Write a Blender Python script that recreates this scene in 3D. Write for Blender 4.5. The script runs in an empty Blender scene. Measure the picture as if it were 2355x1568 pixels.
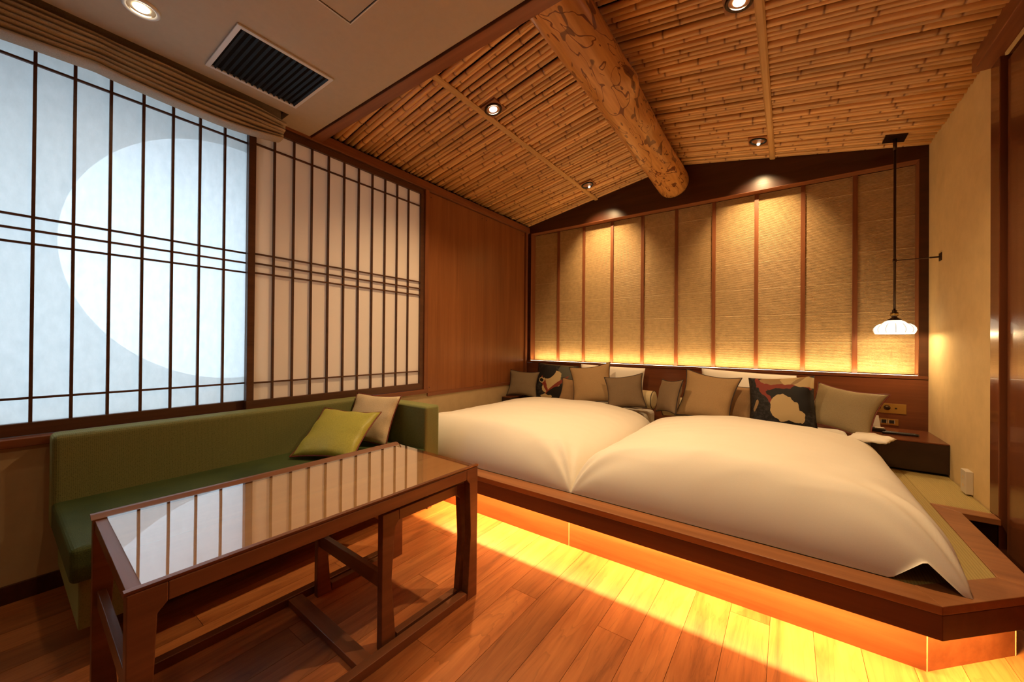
import bpy, bmesh, math, random
from mathutils import Vector, Matrix, noise as mnoise
random.seed(7)
D = bpy.data
scene = bpy.context.scene
col = scene.collection
PI = math.pi

# ------------------------------------------------------------------ camera
def make_camera():
    yaw, pitch, roll = -0.62869, 0.00488, 0.00843
    cy, sy, cp, sp = math.cos(yaw), math.sin(yaw), math.cos(pitch), math.sin(pitch)
    fw = Vector((sy * cp, cy * cp, sp)); r = Vector((cy, -sy, 0)); u = r.cross(fw)
    cr, sr = math.cos(roll), math.sin(roll)
    r2 = r * cr + u * sr; u2 = u * cr - r * sr
    cam = D.cameras.new('camera'); cam.sensor_width = 36.0; cam.lens = 873.35 / 2355 * 36.0
    cam.clip_start = 0.02; cam.clip_end = 60
    o = D.objects.new('camera', cam); col.objects.link(o)
    m = Matrix.Identity(4)
    for i in range(3):
        m[i][0], m[i][1], m[i][2] = r2[i], u2[i], -fw[i]
    m[0][3], m[1][3], m[2][3] = 2.65, 0.0, 1.113
    o.matrix_world = m
    scene.camera = o
make_camera()

# ------------------------------------------------------------------ world, daylight, exposure
world = D.worlds.new('world'); scene.world = world; world.use_nodes = True
world.node_tree.nodes['Background'].inputs[0].default_value = (0.60, 0.78, 1.0, 1)
world.node_tree.nodes['Background'].inputs[1].default_value = 0.35
vs = scene.view_settings
vs.view_transform = 'Standard'; vs.look = 'None'; vs.gamma = 1.0; vs.use_curve_mapping = False
vs.exposure = 1.0
scene.cycles.use_denoising = True
scene.cycles.max_bounces = 7
scene.cycles.diffuse_bounces = 5
scene.cycles.transparent_max_bounces = 12
scene.cycles.sample_clamp_indirect = 4.0
WARM = (1.0, 0.66, 0.32)
WARM2 = (1.0, 0.60, 0.22)

def area_light(name, loc, rot, sx, sy, power, color, parent=None, spread=PI):
    l = D.lights.new(name, 'AREA'); l.shape = 'RECTANGLE'; l.size = sx; l.size_y = sy
    l.energy = power; l.color = color; l.spread = spread
    o = D.objects.new(name, l); col.objects.link(o); o.location = loc; o.rotation_euler = rot
    if parent: o.parent = parent
    return o
def spot_light(name, loc, target, power, color, angle, blend, radius=0.03, parent=None):
    l = D.lights.new(name, 'SPOT'); l.energy = power; l.color = color
    l.spot_size = math.radians(angle); l.spot_blend = blend; l.shadow_soft_size = radius
    o = D.objects.new(name, l); col.objects.link(o); o.location = loc
    d = Vector(target) - Vector(loc); o.rotation_euler = d.to_track_quat('-Z', 'Y').to_euler()
    if parent: o.parent = parent
    return o
# daylight outside the paper window (x < 0), shining into the room
area_light('window_daylight', (-0.62, 0.22, 1.32), (0, -PI / 2, 0), 1.7, 1.56, 21.5, (0.72, 0.88, 1.0))
area_light('window_daylight', (-0.62, 1.68, 1.40), (0, -PI / 2, 0), 1.9, 1.25, 6.5, (0.80, 0.90, 1.0))

# ------------------------------------------------------------------ node helpers / materials
MATS = {}
class NT:
    def __init__(s, name):
        s.m = D.materials.new(name); s.m.use_nodes = True; s.t = s.m.node_tree; s.t.nodes.clear()
        s.out = s.n('ShaderNodeOutputMaterial')
        MATS[name] = s.m
    def n(s, typ, **kw):
        nd = s.t.nodes.new(typ)
        for k, v in kw.items():
            if k.startswith('i_'):
                nd.inputs[k[2:].replace('_', ' ')].default_value = v
            else: setattr(nd, k, v)
        return nd
    def l(s, a, b): s.t.links.new(a, b)
    def surf(s, sock): s.l(sock, s.out.inputs['Surface'])
    def bsdf(s, color=None, rough=0.5, spec=0.5, metal=0.0, coat=0.0):
        b = s.n('ShaderNodeBsdfPrincipled')
        if color is not None and not hasattr(color, 'links'): b.inputs['Base Color'].default_value = (*color, 1)
        elif color is not None: s.l(color, b.inputs['Base Color'])
        b.inputs['Roughness'].default_value = rough; b.inputs['Specular IOR Level'].default_value = spec
        b.inputs['Metallic'].default_value = metal; b.inputs['Coat Weight'].default_value = coat
        s.surf(b.outputs[0]); return b
    def ramp(s, fac, stops):
        r = s.n('ShaderNodeValToRGB'); e = r.color_ramp.elements
        while len(e) < len(stops): e.new(0.5)
        for el, (p, c) in zip(e, stops): el.position = p; el.color = (*c, 1)
        s.l(fac, r.inputs[0]); return r.outputs[0]
    def coords(s, scale=(1, 1, 1), rand=True, space='Object'):
        tc = s.n('ShaderNodeTexCoord'); mp = s.n('ShaderNodeMapping'); mp.inputs['Scale'].default_value = scale
        s.l(tc.outputs[space], mp.inputs['Vector'])
        if rand:
            oi = s.n('ShaderNodeObjectInfo'); mu = s.n('ShaderNodeMath', operation='MULTIPLY'); mu.inputs[1].default_value = 37.0
            s.l(oi.outputs['Random'], mu.inputs[0])
            cb = s.n('ShaderNodeCombineXYZ'); s.l(mu.outputs[0], cb.inputs[0]); s.l(mu.outputs[0], cb.inputs[1]); s.l(mu.outputs[0], cb.inputs[2])
            s.l(cb.outputs[0], mp.inputs['Location'])
        return mp.outputs[0]
    def noise(s, vec, scale, detail=4, rough=0.5, dist=0.0):
        n = s.n('ShaderNodeTexNoise'); n.inputs['Scale'].default_value = scale; n.inputs['Detail'].default_value = detail
        n.inputs['Roughness'].default_value = rough; n.inputs['Distortion'].default_value = dist
        s.l(vec, n.inputs['Vector']); return n.outputs['Fac']
    def bump(s, h, bsdf, strength=0.1, dist=0.01):
        b = s.n('ShaderNodeBump'); b.inputs['Strength'].default_value = strength; b.inputs['Distance'].default_value = dist
        s.l(h, b.inputs['Height']); s.l(b.outputs[0], bsdf.inputs['Normal'])
    def mixc(s, fac, a, b, blend='MIX'):
        m = s.n('ShaderNodeMix', data_type='RGBA', blend_type=blend)
        for sock, v in ((m.inputs[0], fac), (m.inputs[6], a), (m.inputs[7], b)):
            if hasattr(v, 'links'): s.l(v, sock)
            elif isinstance(v, (int, float)): sock.default_value = v
            else: sock.default_value = (*v, 1)
        return m.outputs[2]
    def math(s, op, a, b=None, c=None):
        m = s.n('ShaderNodeMath', operation=op)
        for i, v in enumerate((a, b, c)):
            if v is None: continue
            if hasattr(v, 'links'): s.l(v, m.inputs[i])
            else: m.inputs[i].default_value = v
        return m.outputs[0]
    def rand(s):
        return s.n('ShaderNodeObjectInfo').outputs['Random']

def wood(name, dark, light, axis=0, scale=14, stretch=0.07, rough=0.38, vary=0.0, coat=0.0, bump=0.05, spec=0.4, figure=0.5):
    t = NT(name); sc = [1, 1, 1]; sc[axis] = stretch
    v = t.coords(sc)
    a = t.noise(v, scale, 5, 0.6, 0.6); b = t.noise(v, scale * 6, 3, 0.6)
    f = t.math('ADD', t.math('MULTIPLY', a, 0.75), t.math('MULTIPLY', b, 0.25))
    c = t.ramp(f, [(0.30, dark), (0.70, light)])
    if figure:
        wv = t.n('ShaderNodeTexWave', wave_type='BANDS', bands_direction='XYZ'[(axis + 1) % 3])
        wv.inputs['Scale'].default_value = scale * 0.55; wv.inputs['Distortion'].default_value = 7; wv.inputs['Detail'].default_value = 2
        wv.inputs['Detail Scale'].default_value = 0.8
        t.l(v, wv.inputs['Vector'])
        c = t.mixc(t.math('MULTIPLY', t.math('POWER', wv.outputs['Fac'], 3), figure * 0.5), c, dark)
    if vary:
        m = t.math('ADD', t.math('MULTIPLY', t.rand(), 2 * vary), 1 - vary)
        hs = t.n('ShaderNodeHueSaturation'); t.l(c, hs.inputs['Color']); t.l(m, hs.inputs['Value']); c = hs.outputs[0]
    bs = t.bsdf(c, rough, spec, coat=coat)
    if bump: t.bump(b, bs, bump, 0.004)
    return t.m
def plain(name, color, rough=0.5, metal=0.0, spec=0.5, nscale=0, namp=0.0, bump=0.0, coat=0.0):
    t = NT(name); c = color
    if namp or bump:
        f = t.noise(t.coords(), nscale, 4, 0.6)
    if namp:
        c = t.ramp(f, [(0.3, tuple(x * (1 - namp) for x in color)), (0.7, tuple(min(1, x * (1 + namp)) for x in color))])
    b = t.bsdf(c, rough, spec, metal, coat)
    if bump: t.bump(f, b, bump, 0.003)
    return t.m
def fabric(name, color, dark=None, weave=420, rough=0.85, sheen=0.3, amp=0.15, patch=0.0):
    t = NT(name); v = t.coords(rand=False)
    w = t.noise(v, weave, 2); dark = dark or tuple(x * 0.7 for x in color)
    c = t.ramp(w, [(0.35, tuple(a + (b - a) * (0.5 - amp) for a, b in zip(dark, color))), (0.65, color)])
    if patch:
        c = t.mixc(t.math('MULTIPLY', t.ramp(t.noise(t.coords(), 5, 3), [(0.4, (0, 0, 0)), (0.65, (1, 1, 1))]), patch), c, dark)
    b = t.bsdf(c, rough, 0.2); b.inputs['Sheen Weight'].default_value = sheen
    b.inputs['Sheen Tint'].default_value = (*color, 1)
    t.bump(w, b, 0.25, 0.002)
    return t.m
def emit(name, color, strength):
    t = NT(name); e = t.n('ShaderNodeEmission'); e.inputs[0].default_value = (*color, 1); e.inputs[1].default_value = strength
    t.surf(e.outputs[0]); return t.m

wood('wood_trim', (0.155, 0.050, 0.020), (0.33, 0.115, 0.045), 1, 12, 0.06, 0.36)
wood('wood_trim_x', (0.155, 0.050, 0.020), (0.33, 0.115, 0.045), 0, 12, 0.06, 0.36)
wood('wood_trim_z', (0.155, 0.050, 0.020), (0.33, 0.115, 0.045), 2, 12, 0.06, 0.36)
wood('wood_shoji', (0.065, 0.026, 0.012), (0.13, 0.052, 0.024), 1, 16, 0.06, 0.45, figure=0)
wood('wood_panel', (0.20, 0.066, 0.021), (0.34, 0.125, 0.042), 2, 11, 0.045, 0.30, vary=0.06, figure=0.3)
wood('wood_dark_x', (0.040, 0.012, 0.006), (0.085, 0.026, 0.011), 0, 12, 0.05, 0.28)
wood('wood_fascia', (0.085, 0.026, 0.011), (0.16, 0.055, 0.022), 0, 10, 0.05, 0.33)
wood('wood_plinth', (0.20, 0.052, 0.018), (0.36, 0.115, 0.042), 0, 12, 0.05, 0.40)
wood('wood_frame_top', (0.22, 0.080, 0.028), (0.40, 0.165, 0.062), 0, 10, 0.05, 0.38)
wood('wood_head', (0.095, 0.028, 0.012), (0.19, 0.058, 0.022), 0, 8, 0.06, 0.26)
wood('wood_table', (0.125, 0.043, 0.019), (0.235, 0.088, 0.037), 1, 12, 0.06, 0.36)
wood('wood_table_x', (0.12, 0.042, 0.018), (0.24, 0.09, 0.036), 0, 12, 0.06, 0.36)
wood('wood_table_top', (0.52, 0.27, 0.115), (0.72, 0.43, 0.20), 1, 9, 0.05, 0.38, vary=0.08)
wood('wood_inlay', (0.60, 0.42, 0.22), (0.70, 0.52, 0.30), 1, 12, 0.06, 0.4, figure=0)
wood('wood_door', (0.12, 0.036, 0.014), (0.20, 0.066, 0.025), 2, 10, 0.05, 0.22, coat=0.2)
wood('wood_batten', (0.50, 0.28, 0.11), (0.68, 0.42, 0.18), 1, 16, 0.05, 0.4, figure=0)

def floor_mat():
    t = NT('floor_plank'); v = t.coords((1, 0.09, 1))
    a = t.noise(v, 9, 6, 0.62, 1.4); b = t.noise(v, 70, 3, 0.6)
    f = t.math('ADD', t.math('MULTIPLY', a, 0.8), t.math('MULTIPLY', b, 0.2))
    c = t.ramp(f, [(0.28, (0.16, 0.050, 0.017)), (0.46, (0.42, 0.142, 0.044)), (0.72, (0.62, 0.245, 0.080))])
    v2 = t.coords((1, 0.10, 1)); k = t.noise(v2, 5.0, 4, 0.55, 1.6)
    band = t.math('FRACT', t.math('MULTIPLY', k, 11)); line = t.math('POWER', band, 5.0)
    c = t.mixc(t.math('MULTIPLY', line, 0.34), c, (0.13, 0.040, 0.014))
    p = t.noise(t.coords((1, 0.25, 1)), 2.4, 2, 0.5, 0.8); c = t.mixc(t.math('MULTIPLY', t.ramp(p, [(0.50, (0, 0, 0)), (0.70, (1, 1, 1))]), 0.45), c, (0.17, 0.055, 0.020))
    m = t.math('ADD', t.math('MULTIPLY', t.rand(), 0.42), 0.76)
    hs = t.n('ShaderNodeHueSaturation'); t.l(c, hs.inputs['Color']); t.l(m, hs.inputs['Value'])
    bs = t.bsdf(hs.outputs[0], 0.33, 0.45); t.bump(b, bs, 0.06, 0.003)
floor_mat()
def bamboo_mat():
    t = NT('bamboo'); v = t.coords((0.06, 1, 1)); a = t.noise(v, 60, 3, 0.6); p = t.noise(t.coords((0.5, 1, 1)), 3.5, 3)
    c = t.ramp(a, [(0.3, (0.60, 0.31, 0.11)), (0.7, (0.84, 0.49, 0.19))])
    c = t.mixc(t.math('MULTIPLY', t.ramp(p, [(0.45, (0, 0, 0)), (0.7, (1, 1, 1))]), 0.35), c, (0.30, 0.16, 0.06))
    at = t.n('ShaderNodeAttribute', attribute_name='node_ring')
    c = t.mixc(at.outputs['Fac'], c, (0.26, 0.105, 0.035))
    m = t.math('ADD', t.math('MULTIPLY', t.rand(), 0.42), 0.80)
    hs = t.n('ShaderNodeHueSaturation'); t.l(c, hs.inputs['Color']); t.l(m, hs.inputs['Value'])
    t.bsdf(hs.outputs[0], 0.29, 0.55)
bamboo_mat()
def log_mat():
    t = NT('log_wood'); v = t.coords((1, 0.30, 1), rand=False); g = t.noise(t.coords((1, 0.06, 1), rand=False), 60, 4)
    c = t.ramp(g, [(0.3, (0.50, 0.225, 0.065)), (0.7, (0.68, 0.335, 0.105))])
    k = t.noise(v, 8.5, 2, 0.5, 1.2); fr = t.math('FRACT', t.math('MULTIPLY', k, 5.0))
    line = t.math('LESS_THAN', t.math('ABSOLUTE', t.math('SUBTRACT', fr, 0.5)), 0.05)
    c = t.mixc(t.math('MULTIPLY', line, 0.95), c, (0.16, 0.038, 0.012))
    k2 = t.noise(t.coords((1, 0.40, 1), rand=False), 17.0, 1, 0.5, 0.4)
    blot = t.ramp(k2, [(0.645, (0, 0, 0)), (0.665, (1, 1, 1))]); c = t.mixc(t.math('MULTIPLY', blot, 0.85), c, (0.13, 0.038, 0.016))
    k3 = t.noise(t.coords((1, 0.16, 1), rand=False), 3.1, 2, 0.5, 0.5)
    blot2 = t.ramp(k3, [(0.62, (0, 0, 0)), (0.645, (1, 1, 1))]); c = t.mixc(t.math('MULTIPLY', blot2, 0.65), c, (0.19, 0.075, 0.034))
    b = t.bsdf(c, 0.33, 0.45); t.bump(g, b, 0.08, 0.004)
log_mat()
def tatami_mat():
    t = NT('tatami'); tc = t.n('ShaderNodeTexCoord')
    wv = t.n('ShaderNodeTexWave', wave_type='BANDS', bands_direction='X'); wv.inputs['Scale'].default_value = 34; wv.inputs['Distortion'].default_value = 0.3
    t.l(tc.outputs['Object'], wv.inputs['Vector'])
    n = t.noise(t.coords((1, 0.1, 1)), 180, 2)
    c = t.ramp(t.math('ADD', t.math('MULTIPLY', wv.outputs['Fac'], 0.6), t.math('MULTIPLY', n, 0.4)), [(0.1, (0.38, 0.285, 0.10)), (0.9, (0.50, 0.39, 0.15))])
    b = t.bsdf(c, 0.7, 0.3); t.bump(wv.outputs['Fac'], b, 0.3, 0.002)
tatami_mat()
plain('plaster_right', (0.70, 0.53, 0.27), 0.9, nscale=9, namp=0.06, bump=0.05, spec=0.2)
plain('plaster_left', (0.50, 0.38, 0.22), 0.9, nscale=9, namp=0.06, bump=0.05, spec=0.2)
plain('soffit_paint', (0.50, 0.41, 0.30), 0.9, nscale=30, namp=0.03, bump=0.03, spec=0.2)
plain('dark_void', (0.012, 0.009, 0.007), 0.9, spec=0.1)
plain('ceiling_backing', (0.05, 0.022, 0.010), 0.9, spec=0.1)
def paper_cream():
    t = NT('paper_cream'); d = t.n('ShaderNodeBsdfDiffuse'); d.inputs[0].default_value = (0.93, 0.84, 0.76, 1)
    tr = t.n('ShaderNodeBsdfTranslucent'); tr.inputs[0].default_value = (0.97, 0.80, 0.64, 1)
    mx = t.n('ShaderNodeMixShader'); mx.inputs[0].default_value = 0.25
    t.l(d.outputs[0], mx.inputs[1]); t.l(tr.outputs[0], mx.inputs[2]); t.surf(mx.outputs[0])
paper_cream()
plain('reed', (0.54, 0.375, 0.185), 0.55, nscale=25, namp=0.12, spec=0.35)
plain('reed_seam', (0.60, 0.43, 0.22), 0.5, spec=0.35)
plain('cotton', (0.86, 0.81, 0.73), 0.85, nscale=500, namp=0.03, bump=0.04, spec=0.2)
plain('black_metal', (0.018, 0.014, 0.012), 0.35, 0.0)
plain('bronze', (0.055, 0.030, 0.016), 0.35, 0.8)
plain('brass', (0.62, 0.42, 0.13), 0.32, 0.95)
plain('chrome', (0.72, 0.62, 0.50), 0.18, 1.0)
plain('white_plastic', (0.66, 0.60, 0.50), 0.45)
plain('white_enamel', (0.72, 0.68, 0.62), 0.4)
plain('vent_blade', (0.014, 0.014, 0.015), 0.5)
plain('black_plastic', (0.012, 0.011, 0.011), 0.35)
plain('silver_plastic', (0.42, 0.37, 0.32), 0.35)
plain('night_wood', (0.030, 0.012, 0.008), 0.32, nscale=14, namp=0.25)
plain('curtain_linen', (0.46, 0.385, 0.30), 0.9, nscale=240, namp=0.14, bump=0.1, spec=0.15)
plain('piping_dark', (0.028, 0.016, 0.014), 0.7)
plain('piping_red', (0.16, 0.022, 0.012), 0.6)
plain('nail_iron', (0.03, 0.014, 0.008), 0.5)
plain('plinth_joint', (0.75, 0.55, 0.30), 0.6)
fabric('sofa_velvet', (0.070, 0.092, 0.028), (0.018, 0.036, 0.016), 300, 0.62, 0.55, 0.1, patch=0.55)
def sofa_weave():
    t = NT('sofa_weave'); v = t.coords(rand=False)
    vo = t.n('ShaderNodeTexVoronoi', feature='DISTANCE_TO_EDGE'); vo.inputs['Scale'].default_value = 165; vo.inputs['Randomness'].default_value = 0.35
    t.l(v, vo.inputs['Vector'])
    c = t.ramp(vo.outputs['Distance'], [(0.05, (0.200, 0.200, 0.070)), (0.40, (0.095, 0.108, 0.036))])
    b = t.bsdf(c, 0.7, 0.3); b.inputs['Sheen Weight'].default_value = 0.5; b.inputs['Sheen Tint'].default_value = (0.5, 0.6, 0.25, 1)
    t.bump(vo.outputs['Distance'], b, 0.3, 0.002)
sofa_weave()
fabric('cush_green', (0.42, 0.38, 0.075), (0.28, 0.28, 0.05), 220, 0.42, 0.5)
fabric('cush_cream', (0.66, 0.53, 0.36), (0.50, 0.38, 0.24), 260, 0.42, 0.3)
fabric('cush_tan', (0.40, 0.255, 0.125), None, 380, 0.75)
fabric('cush_brown', (0.36, 0.215, 0.105), None, 380, 0.75)
fabric('cush_taupe', (0.215, 0.145, 0.085), None, 380, 0.75)
fabric('cush_grey', (0.25, 0.185, 0.115), None, 380, 0.75)
fabric('cush_olive', (0.33, 0.255, 0.14), None, 380, 0.6)
fabric('bolster_cloth', (0.62, 0.50, 0.30), None, 380, 0.75)
def print_mat(name, shapes, ground):
    """printed cloth: a plain generic arrangement of coloured ovals and bands in the cushion's own x-z plane"""
    t = NT(name); tc = t.n('ShaderNodeTexCoord'); sx = t.n('ShaderNodeSeparateXYZ'); t.l(tc.outputs['Object'], sx.inputs[0])
    wob = t.math('MULTIPLY', t.math('SUBTRACT', t.noise(t.coords(rand=False), 14, 2), 0.5), 0.05)
    X = t.math('ADD', sx.outputs['X'], wob); Z = t.math('ADD', sx.outputs['Z'], wob)
    c = t.ramp(t.noise(t.coords((1, 1, 1), rand=False), 45, 4, 0.7), [(0.45, ground), (0.75, tuple(min(1, g * 3 + 0.02) for g in ground))])
    for (cx, cz, rx, rz, ang, colr) in shapes:
        ca, sa = math.cos(ang), math.sin(ang)
        dx = t.math('SUBTRACT', X, cx); dz = t.math('SUBTRACT', Z, cz)
        p = t.math('DIVIDE', t.math('ADD', t.math('MULTIPLY', dx, ca), t.math('MULTIPLY', dz, sa)), rx)
        q = t.math('DIVIDE', t.math('SUBTRACT', t.math('MULTIPLY', dz, ca), t.math('MULTIPLY', dx, sa)), rz)
        r = t.math('ADD', t.math('MULTIPLY', p, p), t.math('MULTIPLY', q, q))
        c = t.mixc(t.math('LESS_THAN', r, 1.0), c, colr)
    b = t.bsdf(c, 0.6, 0.3)
CR = (0.50, 0.37, 0.19); RD = (0.21, 0.033, 0.020); BK = (0.010, 0.008, 0.008); GY = (0.075, 0.070, 0.048); TN = (0.30, 0.19, 0.09)
print_mat('print_cloth_a', [(0.13, 0.10, 0.10, 0.14, 0, GY), (-0.02, -0.03, 0.10, 0.15, -0.4, CR), (-0.10, 0.10, 0.11, 0.09, 0.5, BK),
          (0.02, -0.07, 0.20, 0.022, 0.75, RD), (-0.10, -0.06, 0.022, 0.12, 0.5, RD), (-0.15, 0.0, 0.035, 0.035, 0, CR), (-0.15, 0.0, 0.024, 0.024, 0, BK),
          (0.06, -0.15, 0.16, 0.08, 0.4, BK), (-0.08, -0.185, 0.07, 0.018, 0, CR)], BK)
print_mat('print_cloth_b', [(-0.02, 0.17, 0.12, 0.06, 0.2, TN), (0.12, 0.16, 0.11, 0.07, -0.2, CR), (0.12, 0.16, 0.07, 0.012, 0.7, TN),
          (-0.10, 0.09, 0.022, 0.13, 0.5, RD), (0.02, 0.105, 0.17, 0.026, -0.1, RD), (0.05, 0.055, 0.14, 0.035, -0.1, BK), (0.13, 0.02, 0.07, 0.10, 0.3, BK), (0.03, -0.05, 0.085, 0.105, 0.25, CR),
          (0.10, -0.12, 0.05, 0.05, 0.3, CR), (-0.15, -0.03, 0.012, 0.05, -0.3, TN), (0.03, -0.175, 0.10, 0.028, 0.1, BK)], BK)

def shoji_paper():
    t = NT('paper_day'); n = t.noise(t.coords((1, 1, 0.5), rand=False), 38, 5, 0.7)
    d = t.n('ShaderNodeBsdfDiffuse'); tr = t.n('ShaderNodeBsdfTranslucent'); mx = t.n('ShaderNodeMixShader'); mx.inputs[0].default_value = 0.62
    c = t.ramp(n, [(0.3, (0.80, 0.83, 0.84)), (0.7, (0.90, 0.92, 0.93))])
    t.l(c, tr.inputs[0]); d.inputs[0].default_value = (0.55, 0.52, 0.46, 1)
    t.l(d.outputs[0], mx.inputs[1]); t.l(tr.outputs[0], mx.inputs[2]); t.surf(mx.outputs[0])
    t = NT('screen_sheet'); d = t.n('ShaderNodeBsdfDiffuse'); d.inputs[0].default_value = (0.5, 0.5, 0.5, 1)
    tr = t.n('ShaderNodeBsdfTranslucent'); tr.inputs[0].default_value = (0.92, 0.91, 0.89, 1)
    mx = t.n('ShaderNodeMixShader'); mx.inputs[0].default_value = 0.72
    t.l(d.outputs[0], mx.inputs[1]); t.l(tr.outputs[0], mx.inputs[2]); t.surf(mx.outputs[0])
shoji_paper()
def glass_mat():
    t = NT('table_glass'); tp = t.n('ShaderNodeBsdfTransparent'); g = t.n('ShaderNodeBsdfGlossy'); g.inputs['Roughness'].default_value = 0.0
    tp.inputs[0].default_value = (0.97, 0.98, 0.97, 1)
    fr = t.n('ShaderNodeFresnel'); fr.inputs['IOR'].default_value = 1.75
    ge = t.n('ShaderNodeNewGeometry')
    f2 = t.math('MULTIPLY', t.math('MINIMUM', t.math('MULTIPLY', fr.outputs[0], 2.4), 0.72), t.math('SUBTRACT', 1.0, ge.outputs['Backfacing']))
    mx = t.n('ShaderNodeMixShader'); t.l(f2, mx.inputs[0]); t.l(tp.outputs[0], mx.inputs[1]); t.l(g.outputs[0], mx.inputs[2]); t.surf(mx.outputs[0])
    n = t.noise(t.coords((1, 1, 1), rand=False), 2.2, 1); bp = t.n('ShaderNodeBump'); bp.inputs['Strength'].default_value = 0.05; bp.inputs['Distance'].default_value = 0.01
    t.l(n, bp.inputs['Height']); t.l(bp.outputs[0], g.inputs['Normal'])
glass_mat()
emit('lamp_bulb', (1.0, 0.84, 0.60), 9)
emit('lamp_bulb_dim', (1.0, 0.82, 0.55), 3.5)
emit('led_headboard', (1.0, 0.80, 0.50), 7)
emit('led_floor', (1.0, 0.72, 0.32), 4)
emit('lcd_white', (1.0, 0.92, 0.78), 1.5)
def shade_mat():
    t = NT('milk_glass'); b = t.bsdf((0.85, 0.80, 0.70), 0.25)
    b.inputs['Emission Color'].default_value = (1.0, 0.86, 0.62, 1); b.inputs['Emission Strength'].default_value = 0.8
shade_mat()
plain('shade_rib', (0.30, 0.24, 0.17), 0.4)

# ------------------------------------------------------------------ mesh helpers
class MB:
    def __init__(s): s.v = []; s.f = []
    def add(s, verts, faces):
        o = len(s.v); s.v += [tuple(p) for p in verts]; s.f += [tuple(i + o for i in f) for f in faces]; return s
    def box(s, x0, x1, y0, y1, z0, z1):
        return s.add([(x0, y0, z0), (x1, y0, z0), (x1, y1, z0), (x0, y1, z0), (x0, y0, z1), (x1, y0, z1), (x1, y1, z1), (x0, y1, z1)],
                     [(3, 2, 1, 0), (4, 5, 6, 7), (0, 1, 5, 4), (1, 2, 6, 5), (2, 3, 7, 6), (3, 0, 4, 7)])
    def prism(s, poly, z0, z1, axis=2):
        """poly (a,b) counter-clockwise; extruded along axis from z0 to z1"""
        n = len(poly)
        def P(a, b, c): return (a, b, c) if axis == 2 else ((a, c, b) if axis == 1 else (c, a, b))
        vs_ = [P(a, b, z0) for a, b in poly] + [P(a, b, z1) for a, b in poly]
        fs = [tuple(range(n - 1, -1, -1)), tuple(range(n, 2 * n))] + [(i, (i + 1) % n, n + (i + 1) % n, n + i) for i in range(n)]
        return s.add(vs_, fs)
    def tube(s, pts, r, n=8, cap=True):
        pts = [Vector(p) for p in pts]; m = len(pts); rs = r if isinstance(r, (list, tuple)) else [r] * m
        up = Vector((0, 0, 1)); vs_ = []; fs = []
        prev = None
        for i, p in enumerate(pts):
            d = (pts[min(i + 1, m - 1)] - pts[max(i - 1, 0)]).normalized()
            a = prev if prev else (up if abs(d.z) < 0.9 else Vector((1, 0, 0)))
            b1 = (a - d * a.dot(d)).normalized(); b2 = d.cross(b1); prev = b1
            for k in range(n):
                an = 2 * PI * k / n; vs_.append(p + (b1 * math.cos(an) + b2 * math.sin(an)) * rs[i])
        for i in range(m - 1):
            for k in range(n):
                fs.append((i * n + k, i * n + (k + 1) % n, (i + 1) * n + (k + 1) % n, (i + 1) * n + k))
        if cap: fs += [tuple(range(n - 1, -1, -1)), tuple(range((m - 1) * n, m * n))]
        return s.add(vs_, fs)
    def lathe(s, prof, n=24, c=(0, 0, 0), flute=0.0, nf=0):
        """prof list of (r,z)"""
        vs_ = []; fs = []; m = len(prof)
        for r, z in prof:
            for k in range(n):
                a = 2 * PI * k / n; rr = r * (1 + flute * abs(math.cos(a * nf / 2)) - flute) if nf else r
                vs_.append((c[0] + rr * math.cos(a), c[1] + rr * math.sin(a), c[2] + z))
        for i in range(m - 1):
            for k in range(n): fs.append((i * n + k, i * n + (k + 1) % n, (i + 1) * n + (k + 1) % n, (i + 1) * n + k))
        return s.add(vs_, fs)
    def mesh(s, name, smooth=False, fix=True):
        me = D.meshes.new(name); me.from_pydata(s.v, [], s.f); me.update()
        if fix:
            bm = bmesh.new(); bm.from_mesh(me); bmesh.ops.recalc_face_normals(bm, faces=bm.faces); bm.to_mesh(me); bm.free()
        if smooth: me.polygons.foreach_set('use_smooth', [True] * len(me.polygons))
        return me
    def build(s, name, mat, parent=None, smooth=False, bevel=0.0, seg=2, loc=None, fix=True):
        me = s.mesh(name, smooth, fix); me.materials.append(MATS[mat])
        return link(name, me, parent, bevel, seg, loc)
def link(name, me, parent=None, bevel=0.0, seg=2, loc=None):
    o = D.objects.new(name, me); col.objects.link(o)
    if parent: o.parent = parent
    if loc: o.location = loc
    if bevel:
        b = o.modifiers.new('bevel', 'BEVEL'); b.width = bevel; b.segments = seg; b.limit_method = 'ANGLE'
        b.harden_normals = False
    return o
def box(name, mat, x0, x1, y0, y1, z0, z1, parent=None, bevel=0.0):
    """a box whose own origin is its centre (so wood grain differs from piece to piece)"""
    c = ((x0 + x1) / 2, (y0 + y1) / 2, (z0 + z1) / 2); hx, hy, hz = (x1 - x0) / 2, (y1 - y0) / 2, (z1 - z0) / 2
    return MB().box(-hx, hx, -hy, hy, -hz, hz).build(name, mat, parent, bevel=bevel, loc=c)
def tag(o, label, cat, group=None, kind=None):
    o['label'] = label; o['category'] = cat
    if group: o['group'] = group
    if kind: o['kind'] = kind
    return o
def struct(o, label, cat): return tag(o, label, cat, kind='structure')
def thing(name, label, cat, loc=(0, 0, 0), rot=(0, 0, 0), group=None, kind=None):
    o = D.objects.new(name, None); col.objects.link(o); o.location = loc; o.rotation_euler = rot; o.empty_display_size = 0.05
    return tag(o, label, cat, group, kind)

# ================================================================== THE ROOM
YB = 3.98          # face of the bed-head wall
XR = 3.469         # face of the right wall
YN = -1.7          # wall behind the camera
SL = 0.178         # ceiling slope
XC = XR / 2

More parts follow.
